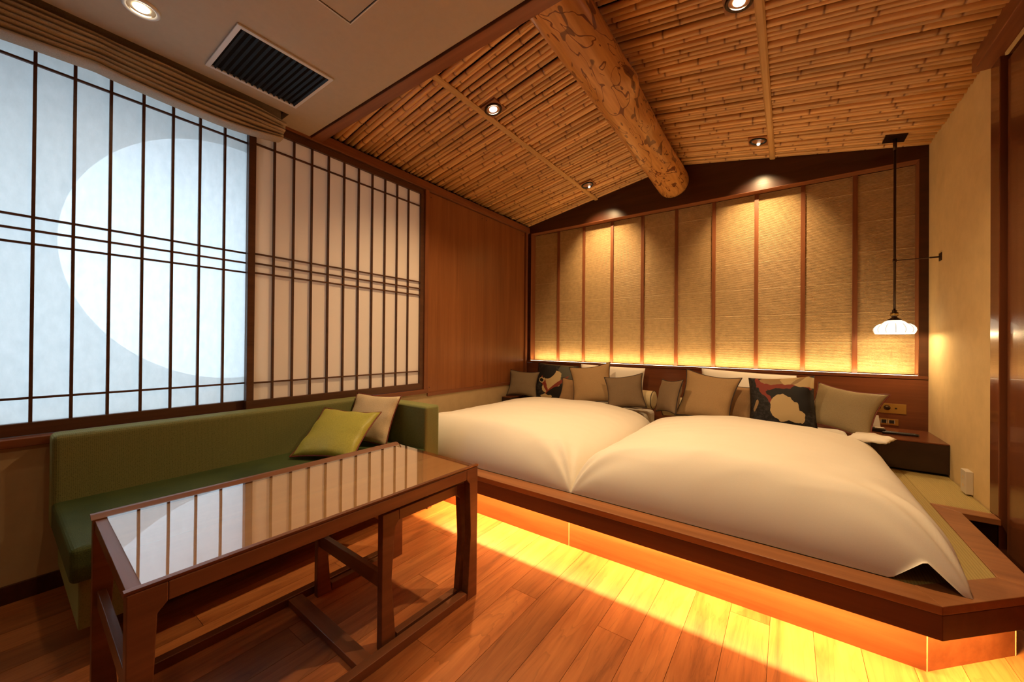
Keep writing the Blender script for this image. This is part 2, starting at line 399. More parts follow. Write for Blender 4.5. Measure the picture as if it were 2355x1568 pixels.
# ---- floor of planks
fl = box('floor', 'ceiling_backing', -0.05, 4.3, YN - 0.05, 4.0, -0.06, -0.012)
struct(fl, 'wooden plank floor with orange brown grain under the table and sofa', 'floor')
PW = 0.1374
pm = {}
def plank_mesh(L):
    k = round(L, 3)
    if k not in pm:
        g = 0.0007; me = MB().box(-PW / 2 + g, PW / 2 - g, -L / 2 + g, L / 2 - g, -0.012, 0).mesh('floor_plank')
        me.materials.append(MATS['floor_plank']); pm[k] = me
    return pm[k]
JOINT = {2: 1.408, 5: 1.422, 3: 0.70, 8: 1.83, 1: 0.95, 4: 0.62, 6: 0.80, 7: 1.05}
for i in range(-10, 19):
    xc = 1.359 + (i + 0.5) * PW
    if xc < -0.02 or xc > 3.62: continue
    y = YN; first = JOINT.get(i, 0.35 + (i * 0.53) % 1.4)
    cuts = [first - 1.82, first, first + 1.82]
    cuts = [c for c in cuts if YN + 0.1 < c < 2.3]
    edges = [YN] + cuts + [2.4]
    for a, b in zip(edges[:-1], edges[1:]):
        o = link('plank', plank_mesh(b - a), fl); o.location = (xc - fl.location.x, (a + b) / 2 - fl.location.y, -fl.location.z)

# ---- left wall
wl = box('wall_left', 'plaster_left', -0.16, -0.004, YN, 4.14, 0, 0.652)
struct(wl, 'beige plaster wall below the paper screens and wood panels', 'wall')
def sub(o, parent):
    o.parent = parent; o.location = o.location - parent.location; return o
sub(box('upper_lintel', 'plaster_left', -0.16, -0.07, YN, 4.14, 2.48, 2.95), wl)
sub(box('backing_wall', 'plaster_left', -0.16, -0.075, 2.30, 4.14, 0.652, 2.48), wl)
sub(box('backing_wall', 'plaster_left', -0.16, -0.075, YN, -0.33, 0.652, 2.48), wl)
for a, b in ((2.336, 3.1235), (3.1255, 3.902)):
    p = sub(box('panel_board', 'wood_panel', -0.07, -0.006, a, b, 0.655, 2.482), wl)
    for yy in (a + 0.035, b - 0.035):
        for zz in (0.70, 2.44):
            n = MB().lathe([(0.0, 0.002), (0.004, 0.0015), (0.005, 0)], 8).build('nail', 'nail_iron', p)
            n.rotation_euler = (0, PI / 2, 0); n.location = (0.032, yy - (a + b) / 2, zz - (0.655 + 2.482) / 2)
tr = box('trim_1', 'wood_trim', -0.07, 0.022, YN, 3.98, 2.488, 2.556, bevel=0.003)
struct(tr, 'long brown wooden head rail above the paper screens and panels', 'trim')
sub(box('rail_groove', 'wood_shoji', -0.07, 0.006, YN, 2.30, 2.474, 2.488), tr)
tr2 = box('trim_2', 'wood_trim', -0.07, 0.020, YN, 2.34, 0.652, 0.690, bevel=0.004)
struct(tr2, 'brown wooden sill rail under the paper screens behind the sofa', 'trim')
tr3 = box('trim_3', 'wood_trim', -0.07, 0.006, 2.34, 3.95, 0.622, 0.655, bevel=0.002)
struct(tr3, 'thin wooden rail along the foot of the wood wall panels', 'trim')
tr4 = box('trim_4', 'wood_trim_z', -0.07, 0.014, 2.292, 2.334, 0.69, 2.488, bevel=0.002)
struct(tr4, 'upright wooden jamb between the paper screen and the wood panels', 'trim')
tr5 = box('trim_5', 'wood_trim_z', -0.07, 0.012, 3.912, 3.955, 0.3, 2.56, bevel=0.002)
struct(tr5, 'upright wooden corner post between wood panels and reed wall', 'trim')
bb = box('baseboard_left', 'wood_dark_x', -0.004, 0.010, YN, 1.75, 0, 0.075, bevel=0.002)
struct(bb, 'dark wooden baseboard at the foot of the left wall', 'baseboard')

# ---- paper screens (two sliding panels)
def shoji(name, label, xf, y0, y1, bars, paper, stile, z0=0.692, z1=2.486, zo0=0.746, zo1=2.437):
    w = thing(name, label, 'window', (xf, (y0 + y1) / 2, z0), kind='structure')
    L = w.location.copy()
    def part(nm, mat, *b, bevel=0.0015):
        o = box(nm, mat, *b, bevel=bevel); o.parent = w; o.location = o.location - L; return o
    t = 0.030
    part('bottom_rail', 'wood_shoji', xf - t, xf, y0, y1, z0, zo0); part('top_rail', 'wood_shoji', xf - t, xf, y0, y1, zo1, z1)
    part('stile', 'wood_shoji', xf - t, xf + 0.0005, y0, y0 + stile, zo0, zo1); part('stile', 'wood_shoji', xf - t, xf + 0.0005, y1 - stile, y1, zo0, zo1)
    ya, yb = y0 + stile, y1 - stile
    for y in bars: part('lattice_bar', 'wood_shoji', xf - 0.020, xf - 0.004, y - 0.0055, y + 0.0055, zo0, zo1, bevel=0)
    for z in (2.327, 1.649, 1.590, 1.531, 0.853): part('cross_bar', 'wood_shoji', xf - 0.018, xf - 0.006, ya, yb, z - 0.0048, z + 0.0048, bevel=0)
    p = MB().box(-0.0004, 0.0004, ya, yb, zo0, zo1).build('paper_sheet', paper, w); p.location = (-0.0212, -L.y, -L.z)
    return w
w1 = shoji('window_1', 'backlit paper screen with a large pale moon disc behind dark lattice', -0.036, -0.29, 0.965, [0.108 + 0.1166 * k for k in range(-2, 7)], 'paper_day', 0.042)
w2 = shoji('window_2', 'unlit cream paper screen with brown lattice beside the wood panels', 0.0, 0.916, 2.290, [1.062 + 0.1177 * k for k in range(10)], 'paper_cream', 0.039)
def moon_sheet():
    yc, zc, r, n = 0.868, 1.580, 0.690, 96
    x = -0.0590; y0, y1, z0, z1 = -0.33, 0.99, 0.66, 2.48
    m = MB(); ring = []; outer = []
    for k in range(n):
        a = 2 * PI * k / n; c, s_ = math.cos(a), math.sin(a)
        ring.append((x, min(yc + r * c, y1 - 0.001), zc + r * s_))
        tx = ((y1 - yc) / c if c > 0 else (y0 - yc) / c) if abs(c) > 1e-6 else 1e9
        tz = ((z1 - zc) / s_ if s_ > 0 else (z0 - zc) / s_) if abs(s_) > 1e-6 else 1e9
        tt = max(min(tx, tz), r if c > 0 else 0)
        outer.append((x, min(yc + tt * c, y1), zc + tt * s_))
    m.add(ring + outer, [(k, (k + 1) % n, n + (k + 1) % n, n + k) for k in range(n)])
    o = m.build('moon_cutout_sheet', 'screen_sheet', w1, fix=False); o.location = -w1.location
    o['label'] = 'thin sheet with a large round opening behind the paper'
moon_sheet()
# unseen reveal board, extended outward to keep the main daylight off the cream screen
rv = struct(box('reveal_light_block', 'white_enamel', -0.66, -0.068, 1.005, 1.03, 0.60, 2.6), 'unseen pale reveal board extended outward to block daylight from the cream screen', 'trim')

# ---- bed-head wall: recess with reed panels
wb = MB()
wb.box(0, XR + 0.1, YB + 0.115, YB + 0.16, 0, 2.95)
wbo = wb.build('wall_back', 'ceiling_backing'); struct(wbo, 'dark wooden bed-head wall with a lit recess of reed panels', 'wall')
RX0, RX1, RZ0, RZ1 = 0.040, 3.421, 0.897, 2.482
zr = 2.565 + SL * XC
def wbp(nm, mat, *b, bevel=0.0): return box(nm, mat, *b, parent=wbo, bevel=bevel)
g = MB().prism([(0, RZ1), (XR, RZ1), (XR, 2.58), (XC, zr + 0.03), (0, 2.58)], YB, YB + 0.115, axis=1).build('gable_board', 'wood_dark_x', wbo)
wbp('side_board', 'wood_dark_x', -0.02, RX0, YB, YB + 0.115, RZ0, RZ1); wbp('side_board', 'wood_dark_x', RX1, XR, YB, YB + 0.115, RZ0, RZ1)
wbp('headboard_panel', 'wood_head', -0.02, XR, YB, YB + 0.115, 0.25, 0.868)
wbp('headboard_ledge', 'wood_head', -0.02, XR, YB - 0.004, YB + 0.115, 0.872, RZ0, bevel=0.001)
wbp('reveal_board', 'wood_trim_z', RX0 - 0.002, RX0 + 0.003, YB + 0.002, YB + 0.1, RZ0, RZ1); wbp('reveal_board', 'wood_trim_z', RX1 - 0.003, RX1 + 0.002, YB + 0.002, YB + 0.1, RZ0, RZ1)
wbp('reveal_board', 'wood_trim_x', RX0, RX1, YB + 0.001, YB + 0.1, RZ1 - 0.004, RZ1 + 0.002)
YP = YB + 0.104
MX = [2.65 + (x - 2.65) * (YP - 0.010) / YB for x in (0.434, 0.761, 1.095, 1.424, 1.755, 2.084, 2.42, 2.747, 3.071)]
PX = [RX0] + MX + [RX1]
def reed_mesh(w):
    m = MB(); pitch = 0.0096; z = RZ0 + 0.004; row = 0; prof = []
    mats = []
    while z < RZ1 - 0.01:
        seam = (row % 25 == 24)
        n = 4
        for k in range(n + 1):
            a = PI * k / n
            prof.append((-math.sin(a) * (0.0046 if not seam else 0.0062), z + pitch * (0.5 - 0.5 * math.cos(a)), seam))
        z += pitch; row += 1
    vs_ = []; fs = []
    for (y, zz, s_) in prof: vs_ += [(-w / 2, y, zz), (w / 2, y, zz)]
    for i in range(len(prof) - 1): fs.append((2 * i, 2 * i + 1, 2 * i + 3, 2 * i + 2))
    m.add(vs_, fs); me = m.mesh('reed_panel', smooth=False, fix=False)
    me.materials.append(MATS['reed']); me.materials.append(MATS['reed_seam'])
    for i, p in enumerate(me.polygons): p.material_index = 1 if (prof[i][2] and prof[i + 1][2]) else 0
    return me
for a, b in zip(PX[:-1], PX[1:]):
    o = link('reed_panel', reed_mesh(b - a), wbo); o.location = ((a + b) / 2, YP, 0)
for x in MX: wbp('batten', 'wood_trim_z', x - 0.0155, x + 0.0155, YP - 0.017, YP + 0.002, RZ0, RZ1)
led = MB().box(RX0 + 0.004, RX1 - 0.004, YB + 0.010, YB + 0.016, RZ0 - 0.001, RZ0 + 0.0012).build('led_strip', 'led_headboard', wbo)
area_light('headboard_led_light', ((RX0 + RX1) / 2, YB + 0.030, RZ0 + 0.010), (PI - 0.42, 0, 0), RX1 - RX0 - 0.04, 0.02, 4.6, (1.0, 0.66, 0.28), wbo)

# ---- right wall, jamb, sliding door
wr = box('wall_right', 'plaster_right', XR, XR + 0.12, 2.936, 4.14, 0, 2.62); struct(wr, 'ochre plaster wall beside the right bed', 'wall')
j = box('trim_7', 'wood_door', XR - 0.004, XR + 0.12, 2.836, 2.936, 0, 2.62, bevel=0.003); struct(j, 'glossy brown door jamb at the end of the ochre wall', 'trim')
d = box('door_1', 'wood_door', XR + 0.014, XR + 0.05, 1.55, 2.812, 0.01, 2.47, bevel=0.003); struct(d, 'glossy brown sliding door leaf beside the bed platform', 'door')
h = box('trim_8', 'wood_trim', 3.402, XR + 0.12, 1.33, 2.936, 2.505, 2.66, bevel=0.003); struct(h, 'brown wooden header beam above the sliding door', 'trim')
s_ = box('door_light_line', 'plaster_right', XR + 0.002, XR + 0.012, 1.35, 2.80, 2.486, 2.500); struct(s_, 'thin cream strip standing in for the line of light above the door', 'trim')  # cream colour stands in for light showing through the gap above the door
wr2 = box('wall_right.001', 'wood_door', XR + 0.06, XR + 0.16, YN, 2.85, 0, 2.95); struct(wr2, 'brown wood wall behind the sliding door', 'wall')
wn = box('wall_front', 'plaster_left', -0.16, 3.7, YN - 0.1, YN, 0, 2.95); struct(wn, 'beige plaster wall across from the bed-head wall', 'wall')

# ---- ceilings
ZS = 2.500
so = MB().prism([(0.170, YN), (XR + 0.16, YN), (XR + 0.16, 1.262), (-0.16, 1.262), (-0.16, 1.066), (0.170, 1.066)], ZS, ZS + 0.04).build('ceiling', 'soffit_paint')
struct(so, 'flat beige plaster ceiling above the sofa and table', 'ceiling')
box('curtain_pocket', 'dark_void', -0.16, 0.20, YN, 1.10, 2.66, 2.70, parent=so)
box('curtain_pocket_side', 'dark_void', 0.170, 0.19, YN, 1.066, ZS + 0.04, 2.68, parent=so)
box('ceiling_upper_slab', 'dark_void', -0.16, XR + 0.2, YN, 4.14, 2.97, 3.02, parent=so)
hx0, hx1, hy0, hy1 = 1.098, 1.552, 0.461, 0.915
for nm, b in (('hatch_edge', (hx0, hx1, hy1 - 0.004, hy1)), ('hatch_edge', (hx0, hx1, hy0, hy0 + 0.004)), ('hatch_edge', (hx0, hx0 + 0.004, hy0 + .004, hy1 - .004)), ('hatch_edge', (hx1 - 0.004, hx1, hy0 + .004, hy1 - .004))):
    box(nm, 'white_enamel', b[0], b[1], b[2], b[3], ZS - 0.004, ZS, parent=so)
    q = 0.006
box('hatch_gap', 'dark_void', hx0 + 0.006, hx1 - 0.006, hy1 - 0.0075, hy1 - 0.0055, ZS - 0.0012, ZS, parent=so)
box('hatch_gap', 'dark_void', hx0 + 0.0055, hx0 + 0.0075, hy0 + 0.006, hy1 - 0.0075, ZS - 0.0012, ZS, parent=so)
edge = box('trim_10', 'wood_trim_x', -0.05, XR + 0.1, 1.274, 1.345, ZS - 0.006, 2.96, bevel=0.003); struct(edge, 'brown wooden edge beam between flat ceiling and bamboo ceiling', 'trim')
box('shadow_gap', 'dark_void', -0.05, XR + 0.1, 1.262, 1.274, ZS + 0.012, 2.60, parent=None).parent = edge
D.objects['shadow_gap'].location = D.objects['shadow_gap'].location - edge.location

ce = thing('ceiling.001', 'vaulted ceiling of round bamboo poles laid side by side', 'ceiling', (0, 0, 2.565), kind='structure')
for sgn in (0, 1):
    x0 = -0.1 if sgn == 0 else XR + 0.1; z0 = 2.565 + SL * -0.1; up = 0.055
    o = MB().add([(x0, 1.34, z0 + up), (x0, 4.12, z0 + up), (XC, 4.12, zr + up), (XC, 1.34, zr + up),
                  (x0, 1.34, z0 + up + .03), (x0, 4.12, z0 + up + .03), (XC, 4.12, zr + up + .03), (XC, 1.34, zr + up + .03)],
                 [(0, 1, 2, 3), (4, 5, 6, 7), (0, 1, 5, 4), (1, 2, 6, 5), (2, 3, 7, 6), (3, 0, 4, 7)]).build('backing_slab', 'ceiling_backing', ce); o.location = (0, 0, -2.565)
TH = math.atan(SL); PL = (XC + 0.02) / math.cos(TH)
def pole_mesh(seed, r):
    rnd = random.Random(seed); st = []; x = -rnd.uniform(0.02, 0.25)
    xs = [(0.0, 1, 0)]
    step = rnd.uniform(0.24, 0.36)
    x += step
    while x < PL - 0.04:
        if x > 0.04:
            xs += [(x - 0.020, 1.0, 0), (x - 0.006, 1.07, 0.2), (x - 0.0015, 0.96, 1.0), (x + 0.0025, 0.97, 1.0), (x + 0.008, 1.08, 0.15), (x + 0.022, 1.0, 0)]
        x += step * rnd.uniform(0.8, 1.2)
    xs.append((PL, 1, 0)); n = 10; vs_ = []; fs = []; att = []
    ph = rnd.uniform(0, 6); amp = rnd.uniform(0.001, 0.004)
    r2 = r * rnd.uniform(0.84, 0.96)
    for (xx, k, a) in xs:
        rr = (r + (r2 - r) * xx / PL) * k; dy = amp * math.sin(ph + xx * 3.1); dz = amp * 0.5 * math.cos(ph + xx * 2.3)
        for q in range(n):
            an = 2 * PI * q / n; vs_.append((xx, dy + rr * math.cos(an), r + dz + rr * math.sin(an))); att.append(a)
    for i in range(len(xs) - 1):
        for q in range(n): fs.append((i * n + q, i * n + (q + 1) % n, (i + 1) * n + (q + 1) % n, (i + 1) * n + q))
    fs += [tuple(range(n)), tuple(range((len(xs) - 1) * n, len(xs) * n))]
    m = MB(); m.add(vs_, fs); me = m.mesh('bamboo_pole', smooth=True); me.materials.append(MATS['bamboo'])
    at = me.attributes.new('node_ring', 'FLOAT', 'POINT'); at.data.foreach_set('value', att)
    return me
radii = [0.0140, 0.0160, 0.0180, 0.0200, 0.0220]
bank = {r: [pole_mesh(int(r * 1e5) * 10 + k, r) for k in range(5)] for r in radii}
prnd = random.Random(11)
for side in (0, 1):
    y = 1.352
    while y < YB - 0.012:
        r = prnd.choice([0.0140, 0.0160, 0.0180, 0.0180, 0.0200, 0.0200, 0.0220])
        if y + 2 * r > YB + 0.006: r = 0.0140
        o = link('bamboo_pole', prnd.choice(bank[r]), ce)
        if side == 0: o.location = (0.0, y + r, 0.0); o.rotation_euler = (0, -TH, 0)
        else: o.location = (XR, y + r, 0.0); o.rotation_euler = (0, -TH, PI)
        o.rotation_euler.x = prnd.uniform(-0.03, 0.03); o.location.z += prnd.uniform(-0.005, 0.008)
        o.rotation_euler.z += prnd.uniform(-0.004, 0.004)
        y += 2 * r + prnd.uniform(0.003, 0.009)
for side in (0, 1):
    xb = 0.908 if side == 0 else 2.533
    zb = 2.565 + SL * (xb if side == 0 else XR - xb) - 0.004
    m = MB()
    w = 0.021
    m.prism([(-w, 0.008), (-w, 0.0), (-w * 0.6, -0.006), (w * 0.6, -0.006), (w, 0.0), (w, 0.008)], -1.325, 1.325, axis=1)
    b_ = m.build('split_bamboo_batten', 'wood_batten', ce); b_.location = (xb, 2.66, zb - 2.565); b_.rotation_euler = (0, -TH if side == 0 else TH, 0)

# ---- the log ridge beam
def log_beam():
    n, m = 48, 70; y0, y1 = 1.335, 3.985; vs_ = []; fs = []
    bumps = [(2.16, -0.25, 0.042, 0.11, 0.40), (2.66, -0.2, 0.020, 0.07, 0.35), (3.55, -0.5, 0.014, 0.07, 0.35), (1.75, -1.9, 0.012, 0.12, 0.5), (3.1, -2.3, 0.012, 0.1, 0.5)]
    for i in range(m + 1):
        t = i / m; y = y0 + (y1 - y0) * t
        cx = 1.800 - 0.075 * t + 0.008 * math.sin(t * 5.0); cz = 2.640 + 0.074 * t + 0.006 * math.sin(t * 7 + 1)
        r0 = 0.117 + 0.031 * t + 0.005 * math.sin(t * 6 + 0.7)
        for k in range(n):
            a = 2 * PI * k / n; r = r0 * (1 + 0.03 * mnoise.noise(Vector((math.cos(a) * 1.2, y * 1.6, math.sin(a) * 1.2))))
            for (by, ba, h_, wy, wa) in bumps:
                da = (a - ba + PI) % (2 * PI) - PI; r += h_ * math.exp(-((y - by) / wy) ** 2 - (da / wa) ** 2)
            r += 0.002 * mnoise.noise(Vector((math.cos(a) * 5, y * 5, math.sin(a) * 5)))
            vs_.append((cx + r * math.cos(a), y, cz + r * math.sin(a)))
    for i in range(m):
        for k in range(n): fs.append((i * n + k, i * n + (k + 1) % n, (i + 1) * n + (k + 1) % n, (i + 1) * n + k))
    fs += [tuple(range(n)), tuple(range(m * n, (m + 1) * n))]
    o = MB().add(vs_, fs).build('log_beam', 'log_wood', smooth=True)
    return tag(o, 'peeled round log beam with dark swirling knots under the bamboo ridge', 'beam')
log_beam()

# ================================================================== BED PLATFORM
PZ = 0.300
bp = thing('bed_platform', 'low wooden bed platform with tatami top and glowing recessed plinth', 'platform', (1.7, 1.9, 0))
def bpp(o): o.parent = bp; o.location = o.location - bp.location; return o
YF = 1.757
def poly_part(nm, mat, poly, z0, z1, bevel=0.0):
    cx = sum(p[0] for p in poly) / len(poly); cy = sum(p[1] for p in poly) / len(poly)
    return bpp(MB().prism([(x - cx, y - cy) for x, y in poly], z0, z1).build(nm, mat, None, bevel=bevel, loc=(cx, cy, 0)))
# front fascia + top frame, chamfered corner, right side
C0, C1 = (3.044, YF), (3.340, 2.055)
fw_ = 0.104
poly_part('front_rail', 'wood_frame_top', [(0.770, YF), C0, (3.001, YF + fw_), (0.770, YF + fw_)], PZ - 0.028, PZ, 0.002)
poly_part('front_rail', 'wood_frame_top', [(0.03, 1.815), (0.7695, 1.815), (0.7695, YF + fw_), (0.03, YF + fw_)], PZ - 0.028, PZ, 0.002)
poly_part('corner_rail', 'wood_frame_top', [C0, C1, (3.250, 2.100), (3.001, YF + fw_)], PZ - 0.028, PZ, 0.002)
poly_part('side_rail', 'wood_frame_top', [C1, (3.340, 2.800), (3.250, 2.885), (3.250, 2.100)], PZ - 0.028, PZ, 0.002)
poly_part('side_rail', 'wood_frame_top', [(3.340, 2.800), (XR - 0.006, 2.800), (XR - 0.006, 2.885), (3.250, 2.885)], PZ - 0.028, PZ, 0.002)
t_ = 0.026; k_ = t_ * 0.414
poly_part('fascia_board', 'wood_fascia', [(0.770, YF + 0.0005), (C0[0], C0[1] + 0.0005), (C0[0] - k_, YF + t_), (0.770, YF + t_)], 0.192, PZ - 0.0285, 0.0015)
poly_part('fascia_board', 'wood_fascia', [C0, (C1[0], C1[1]), (C1[0] - t_, C1[1] + k_), (C0[0] - k_, YF + t_)], 0.192, PZ - 0.0285, 0.0015)
poly_part('fascia_board', 'wood_fascia', [C1, (3.340, 2.83), (3.340 - t_, 2.83), (C1[0] - t_, C1[1] + k_)], 0.192, PZ - 0.0285, 0.0015)
# plinth
P0, P1 = (3.039, 1.896), (3.318, 2.187)
poly_part('plinth_board', 'wood_plinth', [(0.03, 1.884), (1.677, 1.884), (1.677, 1.91), (0.03, 1.91)], 0, PZ - 0.0285)
poly_part('plinth_board', 'wood_plinth', [(1.680, 1.884), P0, (3.028, 1.922), (1.680, 1.91)], 0, PZ - 0.0285)
poly_part('plinth_board', 'wood_plinth', [P0, P1, (3.300, 2.205), (3.028, 1.922)], 0, PZ - 0.0285)
poly_part('plinth_board', 'wood_plinth', [P1, (3.318, 2.83), (3.30, 2.83), (3.300, 2.205)], 0, PZ - 0.0285)
poly_part('joint_strip', 'plinth_joint', [(1.6768, 1.8836), (1.6802, 1.8836), (1.6802, 1.9), (1.6768, 1.9)], 0, 0.25)
poly_part('joint_strip', 'plinth_joint', [(3.0375, 1.8945), (3.0405, 1.8945), (3.0405, 1.90), (3.0375, 1.90)], 0, 0.25)
poly_part('joint_strip', 'plinth_joint', [(3.3172, 2.1862), (3.3198, 2.1862), (3.3198, 2.1892), (3.3172, 2.1892)], 0, 0.25)
poly_part('base_box', 'ceiling_backing', [(0.03, 1.95), (3.0, 1.95), (3.28, 2.22), (3.28, 2.84), (XR - 0.006, 2.84), (XR - 0.006, 3.97), (0.03, 3.97)], 0.0, PZ - 0.034)
tp = [(0.03, YF + fw_), (3.001, YF + fw_), (3.250, 2.100), (3.250, 2.885), (XR - 0.006, 2.885), (XR - 0.006, 3.972), (0.03, 3.972)]
tx_ = 2.2
poly_part('tatami_mat', 'tatami', [(0.032, YF + fw_ + .001), (tx_, YF + fw_ + .001), (tx_, 3.972), (0.032, 3.972)], PZ - 0.032, PZ - 0.004)
poly_part('tatami_mat', 'tatami', [(tx_ + .002, YF + fw_ + .001), (3.0, YF + fw_ + .001), (3.249, 2.1005), (3.249, 2.886), (3.249, 3.972), (tx_ + .002, 3.972)], PZ - 0.032, PZ - 0.004)
poly_part('tatami_mat', 'tatami', [(3.251, 2.8865), (XR - 0.006, 2.8865), (XR - 0.006, 3.972), (3.251, 3.972)], PZ - 0.032, PZ - 0.004)
# hidden light strip in the groove behind the fascia
bpp(MB().box(0.80, 3.00, 1.836, 1.848, 0.262, 0.2655).build('led_strip', 'led_floor', None))
LEDC = (1.0, 0.64, 0.19)
area_light('platform_led_light', (1.86 - 1.7, 1.842 - 1.9, 0.259), (0.0, 0, 0), 2.28, 0.012, 22, LEDC, bp)
mx_, my_ = (3.044 + 3.318) / 2 - 0.035, (1.757 + 2.06) / 2 + 0.045
area_light('platform_led_light', (mx_ - 1.7, my_ - 1.9, 0.259), (0, 0, PI / 4), 0.34, 0.012, 3.4, LEDC, bp)

# ================================================================== BEDS
def mattress(label, x0, x1):
    o = box('mattress', 'cotton', x0, x1, 2.12, 3.955, PZ + 0.001, 0.455, bevel=0.04); o.modifiers['bevel'].segments = 4
    return tag(o, label, 'mattress')
mattress('white sheeted mattress next to the wood panelled wall', 0.21, 1.57)
mattress('white sheeted mattress next to the black telephone stand', 1.80, 3.02)
def duvet(label, x0, x1, y0, y1, h_edge, h_mid, seed, notch=False, left_low=0.0):
    nu, nv = 90, 110; zb = PZ + 0.001; m = MB(); vs_ = []; fs = []
    for j in range(nv + 1):
        s_ = j / nv; t = s_ ** 1.7 * (y1 - y0)
        for i in range(nu + 1):
            a = -1 + 2 * i / nu; u = math.sin(a * PI / 2); u = u * 0.7 + a * 0.3
            R_ = 0.17
            q = max(0.0, 1 - t / R_); foot = math.sqrt(max(0.0, 1 - q * q)) if t < R_ else 1.0
            e = max(0.0, 1 - abs(u) ** 12) ** 0.36
            vv = t / (y1 - y0)
            lift = min(1, vv / 0.14) ; lift = lift * lift * (3 - 2 * lift)
            dome = (1 - abs(u) ** 2.2) * (0.55 + 0.45 * lift) * (1 - 0.25 * max(0, vv - 0.8) / 0.2)
            H = h_edge + (h_mid - h_edge) * dome
            if left_low: H -= left_low * max(0, -u) ** 3
            z = zb + H * foot * e
            x = (x0 + x1) / 2 + (x1 - x0) / 2 * u; y = y0 + t
            on = foot * e
            nz = mnoise.noise(Vector((x * 2.3 + seed, y * 1.7, seed))) * 0.014 + mnoise.noise(Vector((x * 2.0 + y * 5, y * 9 - x * 4, seed * 2))) * 0.005 + mnoise.noise(Vector((x * 9, y * 4, seed * 3))) * 0.003 + 0.0035 * (1 - abs(mnoise.noise(Vector((x * 1.6 + y * 3.2, y * 7.5 - x * 3.0, seed * 5))))) ** 6
            z += nz * on
            # gathers towards the low corners at the foot
            for cx_, sg in ((x0, 1), (x1, -1)):
                dc = math.hypot(x - cx_, t - 0.05)
                if dc < 0.5:
                    an = math.atan2(t + 0.02, abs(x - cx_) + 0.02)
                    z += 0.020 * math.sin(an * 15 + seed) * math.exp(-dc / 0.15) * on
            bulge = 0.003 * mnoise.noise(Vector((x * 3, z * 8, seed))) * (1 - foot)
            if vv > 0.97:  # folded head edge tucks down
                z -= (vv - 0.97) / 0.03 * 0.022 * on
            if notch and x > x1 - 0.20 and t < 0.20:
                wd = 0.085 * max(0.0, 1 - abs(x - (x1 - 0.105)) / 0.085)
                z = max(z, zb + wd)
            vs_.append((x, y + bulge, z))
    W_ = nu + 1
    for j in range(nv):
        for i in range(nu):
            f = (j * W_ + i, j * W_ + i + 1, (j + 1) * W_ + i + 1, (j + 1) * W_ + i)
            fs.append(f)
    o = m.add(vs_, fs).build('duvet', 'cotton', smooth=True, fix=False)
    return tag(o, label, 'duvet')
duvet('puffy cream white duvet on the bed next to the wood panelled wall', 0.075, 1.6965, 1.866, 3.43, 0.185, 0.285, 1.3, left_low=0.05)
duvet('puffy cream white duvet on the bed next to the ochre wall', 1.6975, 3.135, 1.866, 3.32, 0.185, 0.295, 5.1, notch=True)

# ---- cushions and pillows
def cushion_mesh(w, h, T, pinch=0.10, n=22, seed=0, flange=0.0):
    vs_ = []; fs = []; rnd = random.Random(seed); ph = [rnd.uniform(0, 6) for _ in range(4)]
    def P(i, j, sg):
        u = -1 + 2 * i / n; v = -1 + 2 * j / n
        px = u * (1 - pinch * (1 - v * v)); pz = v * (1 - pinch * (1 - u * u))
        th = T / 2 * max(0, (1 - u ** 2) * (1 - v ** 2)) ** 0.42
        th *= 1 + 0.10 * mnoise.noise(Vector((u * 1.6 + seed, v * 1.6, sg * 3)))
        edge_w = max(abs(u), abs(v)) ** 4
        th += 0.006 * edge_w * (1 - max(abs(u), abs(v)) ** 30) * math.sin((u if abs(v) > abs(u) else v) * 9 + ph[0])
        bend = 0.02 * math.sin(u * 1.7 + ph[1]) * v * w
        return (px * w / 2, sg * th + bend, pz * h / 2 + h / 2)
    N = n + 1
    for sg in (-1, 1):
        for j in range(N):
            for i in range(N): vs_.append(P(i, j, sg))
    o = N * N
    for j in range(n):
        for i in range(n):
            a, b, c, d_ = j * N + i, j * N + i + 1, (j + 1) * N + i + 1, (j + 1) * N + i
            fs.append((a, b, c, d_)); fs.append((o + d_, o + c, o + b, o + a))
    bm = bmesh.new(); me = D.meshes.new('cushion_cover'); me.from_pydata(vs_, [], fs); bm.from_mesh(me)
    bmesh.ops.remove_doubles(bm, verts=bm.verts, dist=0.0004); bmesh.ops.recalc_face_normals(bm, faces=bm.faces); bm.to_mesh(me); bm.free()
    me.polygons.foreach_set('use_smooth', [True] * len(me.polygons))
    border = []
    for i in range(0, n): border.append(P(i, 0, 0))
    for j in range(0, n): border.append(P(n, j, 0))
    for i in range(n, 0, -1): border.append(P(i, n, 0))
    for j in range(n, -1, -1): border.append(P(0, j, 0))
    return me, border
NUDGE = {1: (-0.039, -0.043, 0.043), 2: (-0.035, 0.017, 0.003), 4: (-0.026, -0.006, 0.018), 5: (-0.007, -0.003, 0.014), 6: (0.019, -0.006, 0.051), 8: (-0.034, 0.026, 0), 9: (-0.012, 0.006, 0.005), 10: (0, 0, 0),
         23: (0.015, 0.026, 0.012), 24: (-0.004, 0.032, 0), 25: (0, 0, 0)}   # small shifts (by seed) so that neighbours touch without cutting into each other
